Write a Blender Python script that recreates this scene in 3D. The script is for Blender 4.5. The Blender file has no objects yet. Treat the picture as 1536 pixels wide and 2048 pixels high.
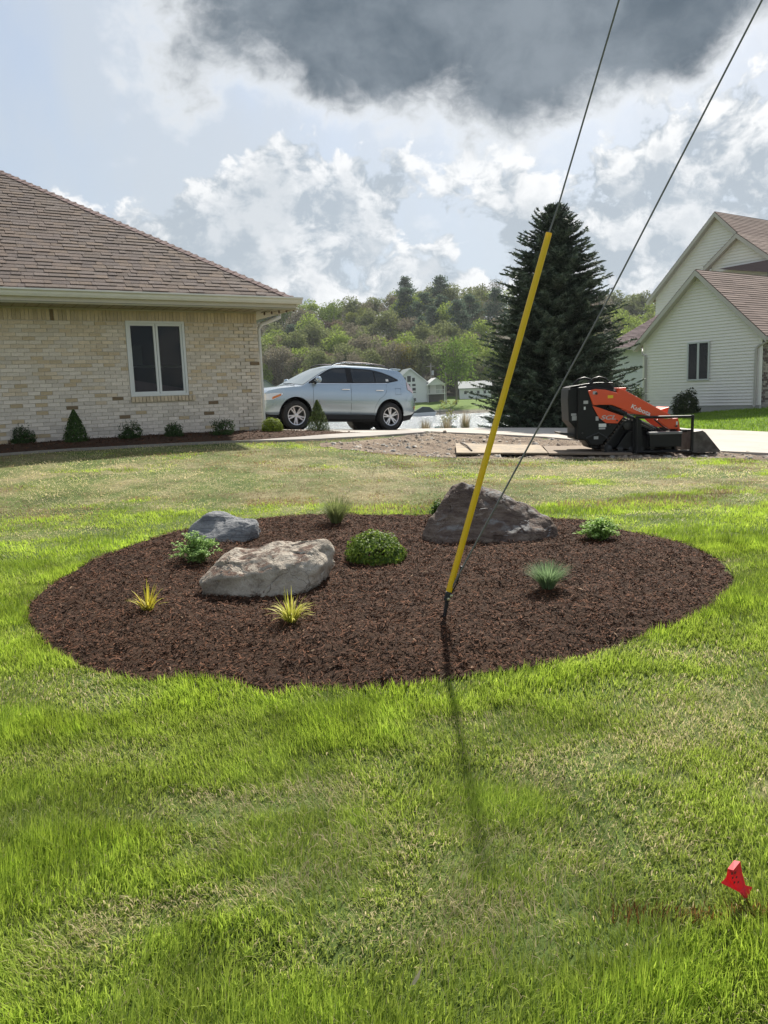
import bpy, bmesh, math, random
import numpy as np
from mathutils import Vector, Matrix, noise as mnoise
sin, cos, pi, rad = math.sin, math.cos, math.pi, math.radians
random.seed(7)
RNG = np.random.default_rng(11)
scene = bpy.context.scene
COL = scene.collection

# ------------------------------------------------------------------ camera
F, H = 1560.0, 1.5                     # focal length in photograph pixels, eye height
ROLL = math.atan(0.037)
PITCH = math.atan((1024 - 790) * cos(ROLL) / F)
_f = np.array([0, cos(PITCH), -sin(PITCH)])
_u0 = np.array([0, sin(PITCH), cos(PITCH)])
_r0 = np.array([1.0, 0, 0])
_r = cos(ROLL) * _r0 - sin(ROLL) * _u0
_u = cos(ROLL) * _u0 + sin(ROLL) * _r0
CAM = np.array([0, 0, H])
cd = bpy.data.cameras.new("camera")
cam = bpy.data.objects.new("camera", cd)
COL.objects.link(cam)
cd.sensor_fit = 'HORIZONTAL'
cd.sensor_width = 36.0
cd.lens = F / 1536.0 * 36.0
cd.clip_start, cd.clip_end = 0.05, 9000
cam.matrix_world = Matrix(((_r[0], _u[0], -_f[0], 0), (_r[1], _u[1], -_f[1], 0), (_r[2], _u[2], -_f[2], H), (0, 0, 0, 1)))
scene.camera = cam
scene.render.resolution_x, scene.render.resolution_y = 768, 1024

def ray(u, v):
    return _f + _r * (u - 768) / F - _u * (v - 1024) / F
def aty(u, v, y):                       # point on the pixel's ray at forward distance y
    d = ray(u, v)
    return CAM + d * (y / d[1])

# ------------------------------------------------------------------ light
SUN_EL, SUN_AZ = rad(45), rad(17)       # azimuth to the right of straight ahead
sl = bpy.data.lights.new("sun", 'SUN')
sl.energy, sl.angle, sl.color = 5.0, rad(1.3), (1.0, 0.95, 0.86)
sun = bpy.data.objects.new("sun", sl)
COL.objects.link(sun)
sdir = Vector((sin(SUN_AZ) * cos(SUN_EL), cos(SUN_AZ) * cos(SUN_EL), sin(SUN_EL)))
sun.rotation_euler = sdir.to_track_quat('Z', 'Y').to_euler()
scene.view_settings.view_transform = 'Standard'
scene.view_settings.look = 'None'
scene.view_settings.exposure = 0.80
scene.view_settings.gamma = 1.0
scene.cycles.use_denoising = True
scene.cycles.max_bounces = 8
scene.cycles.transparent_max_bounces = 12
scene.cycles.sample_clamp_indirect = 6.0
scene.cycles.caustics_reflective = False
scene.cycles.caustics_refractive = False

# ------------------------------------------------------------------ node helper
class NT:
    def __init__(s, tree):
        s.t = tree
        tree.nodes.clear()
    def n(s, typ, ins=None, **props):
        nd = s.t.nodes.new(typ)
        for k, v in props.items():
            setattr(nd, k, v)
        for k, v in (ins or {}).items():
            if isinstance(k, int):
                sock = nd.inputs[k]
            else:
                sock = nd.inputs[k]
            if isinstance(v, bpy.types.NodeSocket):
                s.t.links.new(v, sock)
            elif isinstance(v, bpy.types.Node):
                s.t.links.new(v.outputs[0], sock)
            else:
                sock.default_value = v
        return nd
    def math(s, op, a, b=None, c=None, clamp=False):
        ins = {0: a}
        if b is not None: ins[1] = b
        if c is not None: ins[2] = c
        return s.n('ShaderNodeMath', ins, operation=op, use_clamp=clamp).outputs[0]
    def mix(s, fac, a, b, blend='MIX'):
        nd = s.n('ShaderNodeMix', None, data_type='RGBA', blend_type=blend)
        for i, v in ((0, fac), (6, a), (7, b)):
            if isinstance(v, bpy.types.NodeSocket): s.t.links.new(v, nd.inputs[i])
            elif i and len(v) == 3: nd.inputs[i].default_value = (*v, 1)
            else: nd.inputs[i].default_value = v
        return nd.outputs[2]
    def smooth(s, x, lo, hi, a=0.0, b=1.0):
        return s.n('ShaderNodeMapRange', {0: x, 1: lo, 2: hi, 3: a, 4: b}, interpolation_type='SMOOTHSTEP').outputs[0]
    def noise(s, vec, scale, detail=4, rough=0.55, dist=0.0, out=0):
        ins = {'Scale': scale, 'Detail': detail, 'Roughness': rough, 'Distortion': dist}
        if vec is not None: ins['Vector'] = vec
        return s.n('ShaderNodeTexNoise', ins).outputs[out]
    def ramp(s, fac, stops, interp='LINEAR'):
        nd = s.n('ShaderNodeValToRGB', {0: fac})
        cr = nd.color_ramp
        cr.interpolation = interp
        while len(cr.elements) < len(stops): cr.elements.new(0.5)
        for e, (p, c) in zip(cr.elements, stops):
            e.position = p
            e.color = (*c, 1) if len(c) == 3 else c
        return nd.outputs[0]

# ------------------------------------------------------------------ world: hazy sky with broken cumulus
world = bpy.data.worlds.new("World")
scene.world = world
world.use_nodes = True
W = NT(world.node_tree)
tc = W.n('ShaderNodeTexCoord')
sky = W.n('ShaderNodeTexSky', sky_type='NISHITA', sun_disc=False, sun_elevation=SUN_EL, sun_rotation=SUN_AZ,
          altitude=300, air_density=1.0, dust_density=2.2, ozone_density=1.0)
vec = W.n('ShaderNodeVectorMath', {0: tc.outputs['Generated']}, operation='NORMALIZE').outputs[0]
sx = W.n('ShaderNodeSeparateXYZ', {0: vec})
dx, dy, dz = sx.outputs
el = W.math('ARCSINE', dz)                              # elevation in radians
az = W.math('ARCTAN2', dx, dy)                          # azimuth to the right of straight ahead
def blob(a0, e0, ra, re, amp):                          # soft bump at a place in the sky (degrees)
    a = W.math('DIVIDE', W.math('SUBTRACT', az, rad(a0)), rad(ra))
    e = W.math('DIVIDE', W.math('SUBTRACT', el, rad(e0)), rad(re))
    d2 = W.math('ADD', W.math('MULTIPLY', a, a), W.math('MULTIPLY', e, e))
    return W.math('MULTIPLY', W.math('EXPONENT', W.math('MULTIPLY', d2, -1.0)), amp)
def total(bl):
    r = bl[0]
    for b in bl[1:]: r = W.math('ADD', r, b)
    return r
cc = W.n('ShaderNodeCombineXYZ', {0: az, 1: W.math('MULTIPLY', el, 1.25), 2: 0.0}).outputs[0]
warp = W.noise(cc, 5.0, 4, 0.6, 0.0, 1)
ccw = W.n('ShaderNodeVectorMath', {0: cc, 1: W.n('ShaderNodeVectorMath', {0: warp, 'Scale': 0.085}, operation='SCALE').outputs[0]}, operation='ADD').outputs[0]
# low cumulus bank
n1 = W.noise(ccw, 9.0, 11, 0.60)
bank = total([blob(0, 7.5, 400, 7.5, 0.17), blob(-15, 10.5, 9, 4.0, 0.15), blob(-8, 13.5, 3.2, 3.2, 0.13), blob(-1.5, 13.5, 5, 4.2, 0.19),
              blob(14, 11, 7, 5, 0.13), blob(24, 15, 6, 8, 0.17), blob(2, 6, 5, 2.5, 0.10), blob(-6, 16.5, 4, 4, 0.06), blob(-20, 24, 12, 10, -0.25), blob(5.5, 11.5, 4.5, 3.5, -0.16)])
c1v = W.math('ADD', n1, bank)
c1 = W.smooth(c1v, 0.605, 0.66)
core1 = W.smooth(c1v, 0.68, 0.86)                       # thick middle: grey underside
# shading of the cumulus: compare with the same noise a little lower and towards the sun
ccs = W.n('ShaderNodeVectorMath', {0: ccw, 1: (0.012, 0.034, 0)}, operation='ADD').outputs[0]
n1s = W.noise(ccs, 9.0, 11, 0.60)
edge1 = W.smooth(W.math('SUBTRACT', n1, n1s), -0.06, 0.09)
# large dark cloud overhead
n2 = W.math('MULTIPLY_ADD', W.math('SUBTRACT', W.noise(ccw, 5.2, 11, 0.60), 0.5), 1.6, 0.5)
big = total([blob(6, 27.3, 21, 9.4, 0.66), blob(-4, 24, 7, 4.6, 0.22), blob(14, 22.5, 12, 4.4, 0.30), blob(24, 25, 7, 4.0, 0.34), blob(19.6, 25.3, 2.2, 2.4, -0.62), blob(-20, 24, 9, 9, -0.25), blob(28, 29, 3.6, 5.0, -0.35)])
c2v = W.math('ADD', n2, big)
c2 = W.smooth(c2v, 0.58, 0.84)
core2 = W.smooth(c2v, 0.64, 1.02)
haze = W.smooth(el, rad(34), rad(0), 0.45, 0.88)
veil = W.smooth(W.math('ADD', W.noise(W.n('ShaderNodeMapping', {0: cc, 3: (1.6, .6, 1.0)}).outputs[0], 4.0, 6, 0.55), blob(-17, 22, 9, 12, 0.16)), 0.40, 0.68)
base = W.mix(W.math('MULTIPLY', haze, 1.0, clamp=True), W.n('ShaderNodeVectorMath', {0: sky.outputs[0], 'Scale': 1.0}, operation='SCALE').outputs[0], (3.7, 4.35, 5.1))
base = W.mix(W.math('MULTIPLY', veil, 0.62), base, (4.5, 4.9, 5.3))
glow = blob(17, 30, 17, 15, 1.0)                        # thin bright veil round the sun
base = W.mix(W.math('MULTIPLY', glow, 0.5), base, (6.6, 6.8, 7.0))
lit1 = W.mix(glow, (7.2, 7.25, 7.3), (7.8, 7.8, 7.7))
dark1 = W.mix(glow, (3.3, 3.8, 4.3), (2.9, 3.35, 3.8))
col1 = W.mix(edge1, dark1, lit1)
col1 = W.mix(W.math('MULTIPLY', core1, 0.55), col1, dark1)
out = W.mix(W.math('MULTIPLY', c1, 0.88), base, col1)
d2n = W.smooth(W.noise(ccw, 6.0, 6, 0.6), 0.32, 0.7)
dark2 = W.mix(d2n, (0.75, 1.02, 1.32), (1.9, 2.25, 2.6))
col2 = W.mix(core2, (6.6, 6.8, 7.0), dark2)
out = W.mix(c2, out, col2)
ground_mix = W.smooth(dz, -0.02, 0.0)
out = W.mix(ground_mix, (1.2, 1.3, 1.1), out)
bg = W.n('ShaderNodeBackground', {'Color': out, 'Strength': 0.080})
W.n('ShaderNodeOutputWorld', {'Surface': bg.outputs[0]})

# ------------------------------------------------------------------ generic builders
def tag(o, label=None, cat=None, group=None, kind=None):
    if label: o["label"] = label
    if cat: o["category"] = cat
    if group: o["group"] = group
    if kind: o["kind"] = kind
    return o
def empty(name, loc=(0, 0, 0), rz=0.0, label=None, cat=None, group=None):
    o = bpy.data.objects.new(name, None)
    COL.objects.link(o)
    o.empty_display_size = 0.1
    o.location = tuple(float(c) for c in loc)
    o.rotation_euler = (0, 0, rz)
    return tag(o, label, cat, group)
def link(name, me, parent=None, loc=(0, 0, 0), rot=(0, 0, 0)):
    o = bpy.data.objects.new(name, me)
    COL.objects.link(o)
    o.location = tuple(float(c) for c in loc)
    o.rotation_euler = rot
    if parent is not None: o.parent = parent
    return o
def copy_tree(o, parent=None):
    c = o.copy()
    COL.objects.link(c)
    c.parent = parent
    for ch in list(o.children): copy_tree(ch, c)
    return c
def np_mesh(name, verts, tris, mat, cols=None, quads=None, smooth=False):
    me = bpy.data.meshes.new(name)
    verts = np.asarray(verts, np.float32)
    nt = 0 if tris is None else len(tris)
    nq = 0 if quads is None else len(quads)
    me.vertices.add(len(verts))
    me.vertices.foreach_set("co", verts.ravel())
    me.loops.add(nt * 3 + nq * 4)
    li = []
    if nt: li.append(np.asarray(tris, np.int32).ravel())
    if nq: li.append(np.asarray(quads, np.int32).ravel())
    me.loops.foreach_set("vertex_index", np.concatenate(li))
    me.polygons.add(nt + nq)
    st = np.concatenate([np.arange(nt) * 3, nt * 3 + np.arange(nq) * 4]).astype(np.int32)
    me.polygons.foreach_set("loop_start", st)
    me.update(calc_edges=True)
    if smooth: me.polygons.foreach_set("use_smooth", np.ones(nt + nq, bool))
    if cols is not None:
        a = me.color_attributes.new("Col", 'FLOAT_COLOR', 'POINT')
        c4 = np.ones((len(verts), 4), np.float32)
        c4[:, :3] = cols
        a.data.foreach_set("color", c4.ravel())
    if mat is not None: me.materials.append(mat)
    return me

class MB:
    """collects shapes and links them as one mesh object"""
    def __init__(s):
        s.v, s.f, s.c = [], [], []
        s.col = (1, 1, 1)
    def add(s, vs, fs):
        b = len(s.v)
        s.v += [tuple(float(q) for q in p) for p in vs]
        s.c += [s.col] * len(vs)
        s.f += [tuple(i + b for i in f) for f in fs]
        return s
    def box(s, c, size, rz=0.0, M=None):
        x, y, z = (q / 2 for q in size)
        P = [(-x, -y, -z), (x, -y, -z), (x, y, -z), (-x, y, -z), (-x, -y, z), (x, -y, z), (x, y, z), (-x, y, z)]
        if M is not None: P = [M @ Vector(p) for p in P]
        elif rz: P = [(p[0] * cos(rz) - p[1] * sin(rz), p[0] * sin(rz) + p[1] * cos(rz), p[2]) for p in P]
        P = [(p[0] + c[0], p[1] + c[1], p[2] + c[2]) for p in P]
        return s.add(P, [(0, 3, 2, 1), (4, 5, 6, 7), (0, 1, 5, 4), (1, 2, 6, 5), (2, 3, 7, 6), (3, 0, 4, 7)])
    def prism(s, poly, a, b, axis='y'):
        """2D polygon (p, q) extruded from a to b along axis; y: (x, z), x: (y, z), z: (x, y)"""
        def P(p, q, r): return {'y': (p, r, q), 'x': (r, p, q), 'z': (p, q, r)}[axis]
        n = len(poly)
        vs = [P(p, q, a) for p, q in poly] + [P(p, q, b) for p, q in poly]
        fs = [tuple(range(n)), tuple(range(2 * n - 1, n - 1, -1))]
        fs += [(i, i + n, (i + 1) % n + n, (i + 1) % n) for i in range(n)]
        return s.add(vs, fs)
    def tube(s, pts, r, n=8, cap=True):
        pts = [Vector(p) for p in pts]
        rs = r if isinstance(r, (list, tuple)) else [r] * len(pts)
        rings, ref = [], None
        for i, p in enumerate(pts):
            d = (pts[min(i + 1, len(pts) - 1)] - pts[max(i - 1, 0)]).normalized()
            if ref is None:
                ref = d.cross(Vector((0, 0, 1)))
                if ref.length < 1e-3: ref = d.cross(Vector((1, 0, 0)))
            ref = (ref - d * ref.dot(d)).normalized()
            b = d.cross(ref)
            rings.append([p + (ref * cos(2 * pi * k / n) + b * sin(2 * pi * k / n)) * rs[i] for k in range(n)])
        vs = [q for rg in rings for q in rg]
        fs = []
        for i in range(len(pts) - 1):
            for k in range(n):
                fs.append((i * n + k, i * n + (k + 1) % n, (i + 1) * n + (k + 1) % n, (i + 1) * n + k))
        if cap:
            fs.append(tuple(range(n - 1, -1, -1)))
            fs.append(tuple((len(pts) - 1) * n + k for k in range(n)))
        return s.add(vs, fs)
    def lathe(s, prof, c=(0, 0, 0), axis='y', n=24):
        """profile of (radius, offset along axis)"""
        vs = []
        for r, t in prof:
            for k in range(n):
                a = 2 * pi * k / n
                p, q = r * cos(a), r * sin(a)
                vs.append({'y': (c[0] + p, c[1] + t, c[2] + q), 'z': (c[0] + p, c[1] + q, c[2] + t), 'x': (c[0] + t, c[1] + p, c[2] + q)}[axis])
        fs = []
        for i in range(len(prof) - 1):
            for k in range(n):
                fs.append((i * n + k, i * n + (k + 1) % n, (i + 1) * n + (k + 1) % n, (i + 1) * n + k))
        return s.add(vs, fs)
    def mesh(s, name, mat, smooth=False, fixn=True, bevel=0.0):
        me = bpy.data.meshes.new(name)
        me.from_pydata(s.v, [], s.f)
        if any(c != (1, 1, 1) for c in s.c):
            a = me.color_attributes.new("Col", 'FLOAT_COLOR', 'POINT')
            for i, c in enumerate(s.c): a.data[i].color = (*c, 1)
        if fixn or bevel:
            bm = bmesh.new()
            bm.from_mesh(me)
            if fixn: bmesh.ops.recalc_face_normals(bm, faces=bm.faces)
            if bevel:
                es = [e for e in bm.edges if len(e.link_faces) == 2 and e.calc_face_angle(0) > 0.5]
                bmesh.ops.bevel(bm, geom=es, offset=bevel, segments=2, profile=0.6, affect='EDGES', clamp_overlap=True)
            bm.to_mesh(me)
            bm.free()
        if mat is not None: me.materials.append(mat)
        if smooth:
            for p in me.polygons: p.use_smooth = True
            try: me.set_sharp_from_angle(angle=rad(38))
            except Exception: pass
        return me
    def build(s, name, mat, parent=None, smooth=False, bevel=0.0, fixn=True, loc=(0, 0, 0), rot=(0, 0, 0)):
        return link(name, s.mesh(name, mat, smooth, fixn, bevel), parent, loc, rot)

# ------------------------------------------------------------------ materials
MATS = {}
def mat(name, base, rough=0.6, metal=0.0, var=0.0, scale=6.0, bump=0.0, bscale=None, col2=None, attr=False, objcol=False, spec=0.5,
        coat=0.0, trans=0.0, emis=None, objrand=0.0, detail=5):
    if name in MATS: return MATS[name]
    m = bpy.data.materials.new(name)
    m.use_nodes = True
    T = NT(m.node_tree)
    co = T.n('ShaderNodeTexCoord').outputs['Object']
    c = T.n('ShaderNodeRGB').outputs[0]
    c.default_value = (*base, 1)
    if attr:
        c = T.n('ShaderNodeAttribute', attribute_name='Col').outputs[0]
    oi = None
    if objcol or objrand: oi = T.n('ShaderNodeObjectInfo')
    if objcol: c = oi.outputs['Color']
    if col2 is not None:
        f = T.smooth(T.noise(co, scale, detail, 0.6), 0.35, 0.65)
        c = T.mix(f, c, col2)
    if var:
        f = T.noise(co, scale * 1.7, detail, 0.6)
        k = T.math('ADD', T.math('MULTIPLY', f, 2 * var), 1 - var)
        c = T.n('ShaderNodeVectorMath', {0: c, 'Scale': k}, operation='SCALE').outputs[0]
    if objrand:
        k = T.math('ADD', T.math('MULTIPLY', oi.outputs['Random'], 2 * objrand), 1 - objrand)
        c = T.n('ShaderNodeVectorMath', {0: c, 'Scale': k}, operation='SCALE').outputs[0]
    ins = {'Base Color': c, 'Roughness': rough, 'Metallic': metal, 'Specular IOR Level': spec, 'Coat Weight': coat, 'Coat Roughness': 0.06}
    if bump:
        h = T.noise(co, bscale or scale * 4, 6, 0.65)
        ins['Normal'] = T.n('ShaderNodeBump', {'Height': h, 'Strength': bump, 'Distance': 0.02}).outputs[0]
    p = T.n('ShaderNodeBsdfPrincipled', ins)
    sh = p.outputs[0]
    if trans:
        t = T.n('ShaderNodeBsdfTranslucent', {'Color': c})
        sh = T.n('ShaderNodeMixShader', {0: trans, 1: sh, 2: t.outputs[0]}).outputs[0]
    T.n('ShaderNodeOutputMaterial', {'Surface': sh})
    MATS[name] = m
    return m
world.cycles.sampling_method = 'MANUAL'
world.cycles.sample_map_resolution = 512
# ------------------------------------------------------------------ terrain
_ctl = [(0, 0, 0), (-4, 0, 0), (4, 0, 0), (0, -8, -.25), (-12, -6, -.1), (12, -6, -.2), (0, 5, .2), (-3, 5, .2), (3, 5, .2), (-7, 4, .22), (8, 4, .12), (0, 7.5, .30), (-2.5, 7.5, .31), (2.5, 7.5, .28),
        (20, 25, .6), (24, 40, .5), (12, 46, 0.0), (30, 12, .1), (-20, 8, .6), (-25, 22, .9), (-12, 30, .6)]
_pix = [(0, 895, 13.577), (527, 865, 16.1), (590, 862, 19.4), (780, 862, 20.8), (705, 861, 22.2), (1250, 912, 13.9), (1420, 908, 13.9), (850, 897, 14.8), (850, 867, 18.5),
        (1000, 857, 23), (1390, 859, 22.5), (1536, 865, 22), (1536, 908, 14.5), (1110, 854, 26), (1519, 817, 29), (1365, 829, 32)]
_P = np.array(_ctl + [tuple(aty(*p)) for p in _pix], float)
def _U(r2): return r2 * np.log(r2 + 1e-9)
_n = len(_P)
_K = _U(((_P[:, None, :2] - _P[None, :, :2]) ** 2).sum(2)) + np.eye(_n) * 0.6
_A = np.zeros((_n + 3, _n + 3))
_A[:_n, :_n] = _K
_A[:_n, _n] = 1; _A[:_n, n_ := _n + 1] = _P[:, 0]; _A[:_n, _n + 2] = _P[:, 1]
_A[_n:, :_n] = _A[:_n, _n:].T
_w = np.linalg.solve(_A, np.concatenate([_P[:, 2], [0, 0, 0]]))
LAKE_Z = -2.86
def sstep(x, a, b):
    t = np.clip((x - a) / (b - a), 0, 1)
    return t * t * (3 - 2 * t)
def terrain(x, y):
    x, y = np.broadcast_arrays(np.asarray(x, float), np.asarray(y, float))
    sh = x.shape
    x, y = x.ravel(), y.ravel()
    xc, yc = np.clip(x, -25, 30), np.clip(y, -8, 46)
    z = np.empty(len(x))
    for i in range(0, len(x), 20000):
        s = slice(i, i + 20000)
        z[s] = _U((xc[s, None] - _P[:, 0]) ** 2 + (yc[s, None] - _P[:, 1]) ** 2) @ _w[:_n] + _w[_n] + _w[_n + 1] * xc[s] + _w[_n + 2] * yc[s]
    bank = np.interp(y, [22.4, 24, 30, 40, 60, 66, 72, 150, 158, 163, 186, 212, 260, 310, 380, 520, 900, 4000],
                     [0.9, .28, -.45, -1.05, -1.95, -2.3, -4.2, -4.2, -3.3, -2.55, -.45, .6, 8, 20, 27, 26, 10, 0])
    knoll = sstep(x / np.maximum(y, 1), .155, .21) * (1 - sstep(y, 44, 70))
    near = np.minimum(z, bank)
    zz = np.where(y < 70, near * (1 - knoll) + z * knoll, bank)
    zz = zz + np.where(y > 200, 2.5 * np.sin(x * .021 + 1) + 1.5 * np.sin(x * .05 + y * .02), 0) * sstep(y, 200, 280)
    return zz.reshape(sh)
def tz(x, y): return float(terrain(x, y))
def G(u, v, y0=1.0, y1=60.0, lift=0.0):           # where the pixel's ray meets the terrain
    ys = np.linspace(y0, y1, 900)
    d = ray(u, v)
    pts = CAM + d[None] * (ys / d[1])[:, None]
    dz_ = pts[:, 2] - terrain(pts[:, 0], pts[:, 1]) - lift
    k = int(np.argmax(dz_ < 0))
    if k == 0: return pts[-1]
    t = dz_[k - 1] / (dz_[k - 1] - dz_[k])
    return pts[k - 1] * (1 - t) + pts[k] * t

# ---- outlines on the ground
def catmull(P, n=6, closed=True):
    P = np.asarray(P, float)
    out, m = [], len(P)
    for i in range(m if closed else m - 1):
        g = lambda k: P[(i + k) % m] if closed else P[min(max(i + k, 0), m - 1)]
        p0, p1, p2, p3 = g(-1), g(0), g(1), g(2)
        for t in np.linspace(0, 1, n, endpoint=False):
            out.append(.5 * ((2 * p1) + (p2 - p0) * t + (2 * p0 - 5 * p1 + 4 * p2 - p3) * t * t + (3 * p1 - p0 - 3 * p2 + p3) * t ** 3))
    if not closed: out.append(P[-1])
    return np.array(out)
def inside(x, y, poly):
    x, y = np.asarray(x), np.asarray(y)
    r = np.zeros(x.shape, bool)
    n = len(poly)
    for i in range(n):
        x1, y1 = poly[i][:2]; x2, y2 = poly[(i + 1) % n][:2]
        if y1 == y2: continue
        r ^= ((y1 > y) != (y2 > y)) & (x < (x2 - x1) * (y - y1) / (y2 - y1) + x1)
    return r
def edge_dist(x, y, poly):
    d = np.full(np.shape(x), 1e9)
    n = len(poly)
    for i in range(n):
        a, b = np.array(poly[i][:2]), np.array(poly[(i + 1) % n][:2])
        ab = b - a
        t = np.clip(((x - a[0]) * ab[0] + (y - a[1]) * ab[1]) / max(ab @ ab, 1e-9), 0, 1)
        d = np.minimum(d, np.hypot(x - a[0] - t * ab[0], y - a[1] - t * ab[1]))
    return d
BED = catmull([G(*p)[:2] for p in [(57, 1220), (75, 1270), (150, 1330), (290, 1366), (370, 1358), (480, 1372), (545, 1396), (610, 1382), (760, 1382), (900, 1362), (1080, 1335), (1230, 1295), (1370, 1245),
       (1455, 1190), (1465, 1150), (1405, 1105), (1290, 1073), (1150, 1046), (1000, 1035), (830, 1033), (680, 1034), (530, 1040), (400, 1058), (290, 1085), (190, 1125), (100, 1175)]], 5)
# house wall line
TH = rad(59)
WU = np.array([sin(TH), cos(TH), 0.0])          # along the front wall, to the right and away
WN = np.array([-WU[1], WU[0], 0.0])             # into the house
WC = aty(527, 865, 16.1)                        # right front corner, foot of the wall
def wallp(s, out=0.0, z=0.0): return WC + WU * s - WN * out + np.array([0, 0, z])
# foundation bed along the house, and the slab of the walk
FB_out = [wallp(-13, 1.0)[:2], G(0, 912)[:2], G(200, 899)[:2], G(390, 889)[:2], G(520, 884)[:2], G(600, 878)[:2], G(668, 872)[:2], G(735, 868)[:2]]
FB_in = [wallp(2.6, -.2)[:2], wallp(1.2, -.25)[:2], wallp(0.3, -.2)[:2], wallp(-13, -.1)[:2]]
FBED = np.array(FB_out + FB_in)
WALK = np.array([G(500, 885.5)[:2], G(560, 884.5)[:2], G(640, 882)[:2], G(740, 876)[:2], G(800, 871.5)[:2], G(853, 867.5)[:2], G(838, 864.5)[:2], G(735, 868)[:2], G(668, 872)[:2], G(600, 878)[:2], G(520, 884)[:2]])
DRIVE = np.array([wallp(1.3, -.1)[:2], G(735, 867)[:2], G(838, 864)[:2], G(900, 867)[:2], G(1000, 871)[:2], G(1090, 876)[:2], G(1180, 884)[:2], G(1330, 897)[:2], G(1440, 905)[:2], G(1560, 910)[:2], (13, 13.2), (26, 12),
                  (26, 20.8), G(1545, 866)[:2], G(1480, 863)[:2], G(1390, 859.5)[:2], (6.2, 22.7), (4.6, 22.9), (3, 22.8), (1, 22.6), (-2, 22.5), (-6, 22.3), (-6, 20)])
DIRT = np.array([G(640, 886)[:2], G(700, 884)[:2], G(800, 873)[:2], G(860, 865)[:2], G(1000, 869)[:2], G(1180, 882)[:2], G(1330, 895)[:2], G(1440, 903)[:2], G(1536, 907)[:2], (9, 13.6), (9, 13.0), G(1536, 921)[:2], G(1430, 917)[:2], G(1280, 917)[:2],
                 G(1100, 918)[:2], G(930, 917)[:2], G(800, 911)[:2], G(700, 901)[:2], G(640, 893)[:2]])

# ------------------------------------------------------------------ ground sheets
def ground_material():
    m = bpy.data.materials.new("lawn_soil"); m.use_nodes = True
    T = NT(m.node_tree)
    co = T.n('ShaderNodeTexCoord').outputs['Object']
    a = T.noise(co, 1.2, 6, 0.6)
    b = T.noise(co, 14, 5, 0.7)
    c = T.ramp(T.math('ADD', T.math('MULTIPLY', a, .6), T.math('MULTIPLY', b, .4)), [(.32, (.030, .045, .012)), (.5, (.075, .11, .025)), (.68, (.16, .16, .065))])
    s = T.n('ShaderNodeSeparateXYZ', {0: co})
    thatch = T.math('MULTIPLY', T.math('MULTIPLY', T.smooth(s.outputs[1], 7.2, 8.8), T.smooth(s.outputs[1], 15, 12)), T.math('MULTIPLY', T.smooth(T.noise(co, 1.1, 7, .65), .42, .66), .75))
    c = T.mix(thatch, c, T.ramp(b, [(.3, (.17, .135, .07)), (.7, (.34, .29, .17))]))
    far = T.smooth(s.outputs[1], 17, 24)
    gr = T.ramp(T.noise(co, .35, 8, .7), [(.3, (.075, .13, .022)), (.7, (.13, .19, .035))])
    c = T.mix(far, c, gr)
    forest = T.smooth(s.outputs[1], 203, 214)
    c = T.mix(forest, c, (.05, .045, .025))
    bank = T.math('MULTIPLY', T.smooth(s.outputs[2], -1.95, -2.5), T.smooth(s.outputs[1], 130, 150))
    c = T.mix(bank, c, T.ramp(T.noise(co, 1.5, 6, .7), [(.35, (.05, .045, .035)), (.65, (.20, .18, .14))]))
    bp = T.n('ShaderNodeBump', {'Height': b, 'Strength': .6, 'Distance': .02})
    p = T.n('ShaderNodeBsdfPrincipled', {'Base Color': c, 'Roughness': .95, 'Specular IOR Level': .15, 'Normal': bp.outputs[0]})
    T.n('ShaderNodeOutputMaterial', {'Surface': p.outputs[0]})
    return m
def axis_lines(segs):
    out = [segs[0][0]]
    for a, b, st in segs:
        n = max(1, int(round((b - a) / st)))
        out += list(np.linspace(a, b, n + 1)[1:])
    return np.array(out)
def grid_mesh(name, xs, ys, zf, m, keep=None, smooth=True):
    X, Y = np.meshgrid(xs, ys)
    Z = zf(X, Y)
    nx, ny = len(xs), len(ys)
    idx = np.arange(nx * ny).reshape(ny, nx)
    q = np.stack([idx[:-1, :-1], idx[:-1, 1:], idx[1:, 1:], idx[1:, :-1]], -1).reshape(-1, 4)
    return np_mesh(name, np.stack([X.ravel(), Y.ravel(), Z.ravel()], 1), None, m, quads=q, smooth=smooth)
gx = axis_lines([(-2500, -400, 210), (-400, -60, 17), (-60, -12, 2), (-12, 16, .35), (16, 60, 2), (60, 400, 17), (400, 2500, 210)])
gy = axis_lines([(-60, -6, 6), (-6, 0, .6), (0, 26, .3), (26, 80, 1), (80, 150, 10), (150, 220, 2), (220, 420, 8), (420, 4200, 180)])
def ground_z(X, Y):
    z = terrain(X, Y)
    dip = np.zeros(z.shape)
    m = (Y > 1) & (Y < 26) & (np.abs(X) < 28)
    xs_, ys_ = X[m], Y[m]
    d = np.zeros(len(xs_))
    for poly, dep in ((BED, .10), (DIRT, .12), (DRIVE, .10), (WALK, .12), (FBED, .08)):
        ins = inside(xs_, ys_, poly) & (edge_dist(xs_, ys_, poly) > .25)
        d = np.where(ins, np.maximum(d, dep), d)
    dip[m] = d
    return z - dip
ground = link("ground", grid_mesh("ground", gx, gy, ground_z, ground_material()))
tag(ground, kind="structure")

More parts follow.
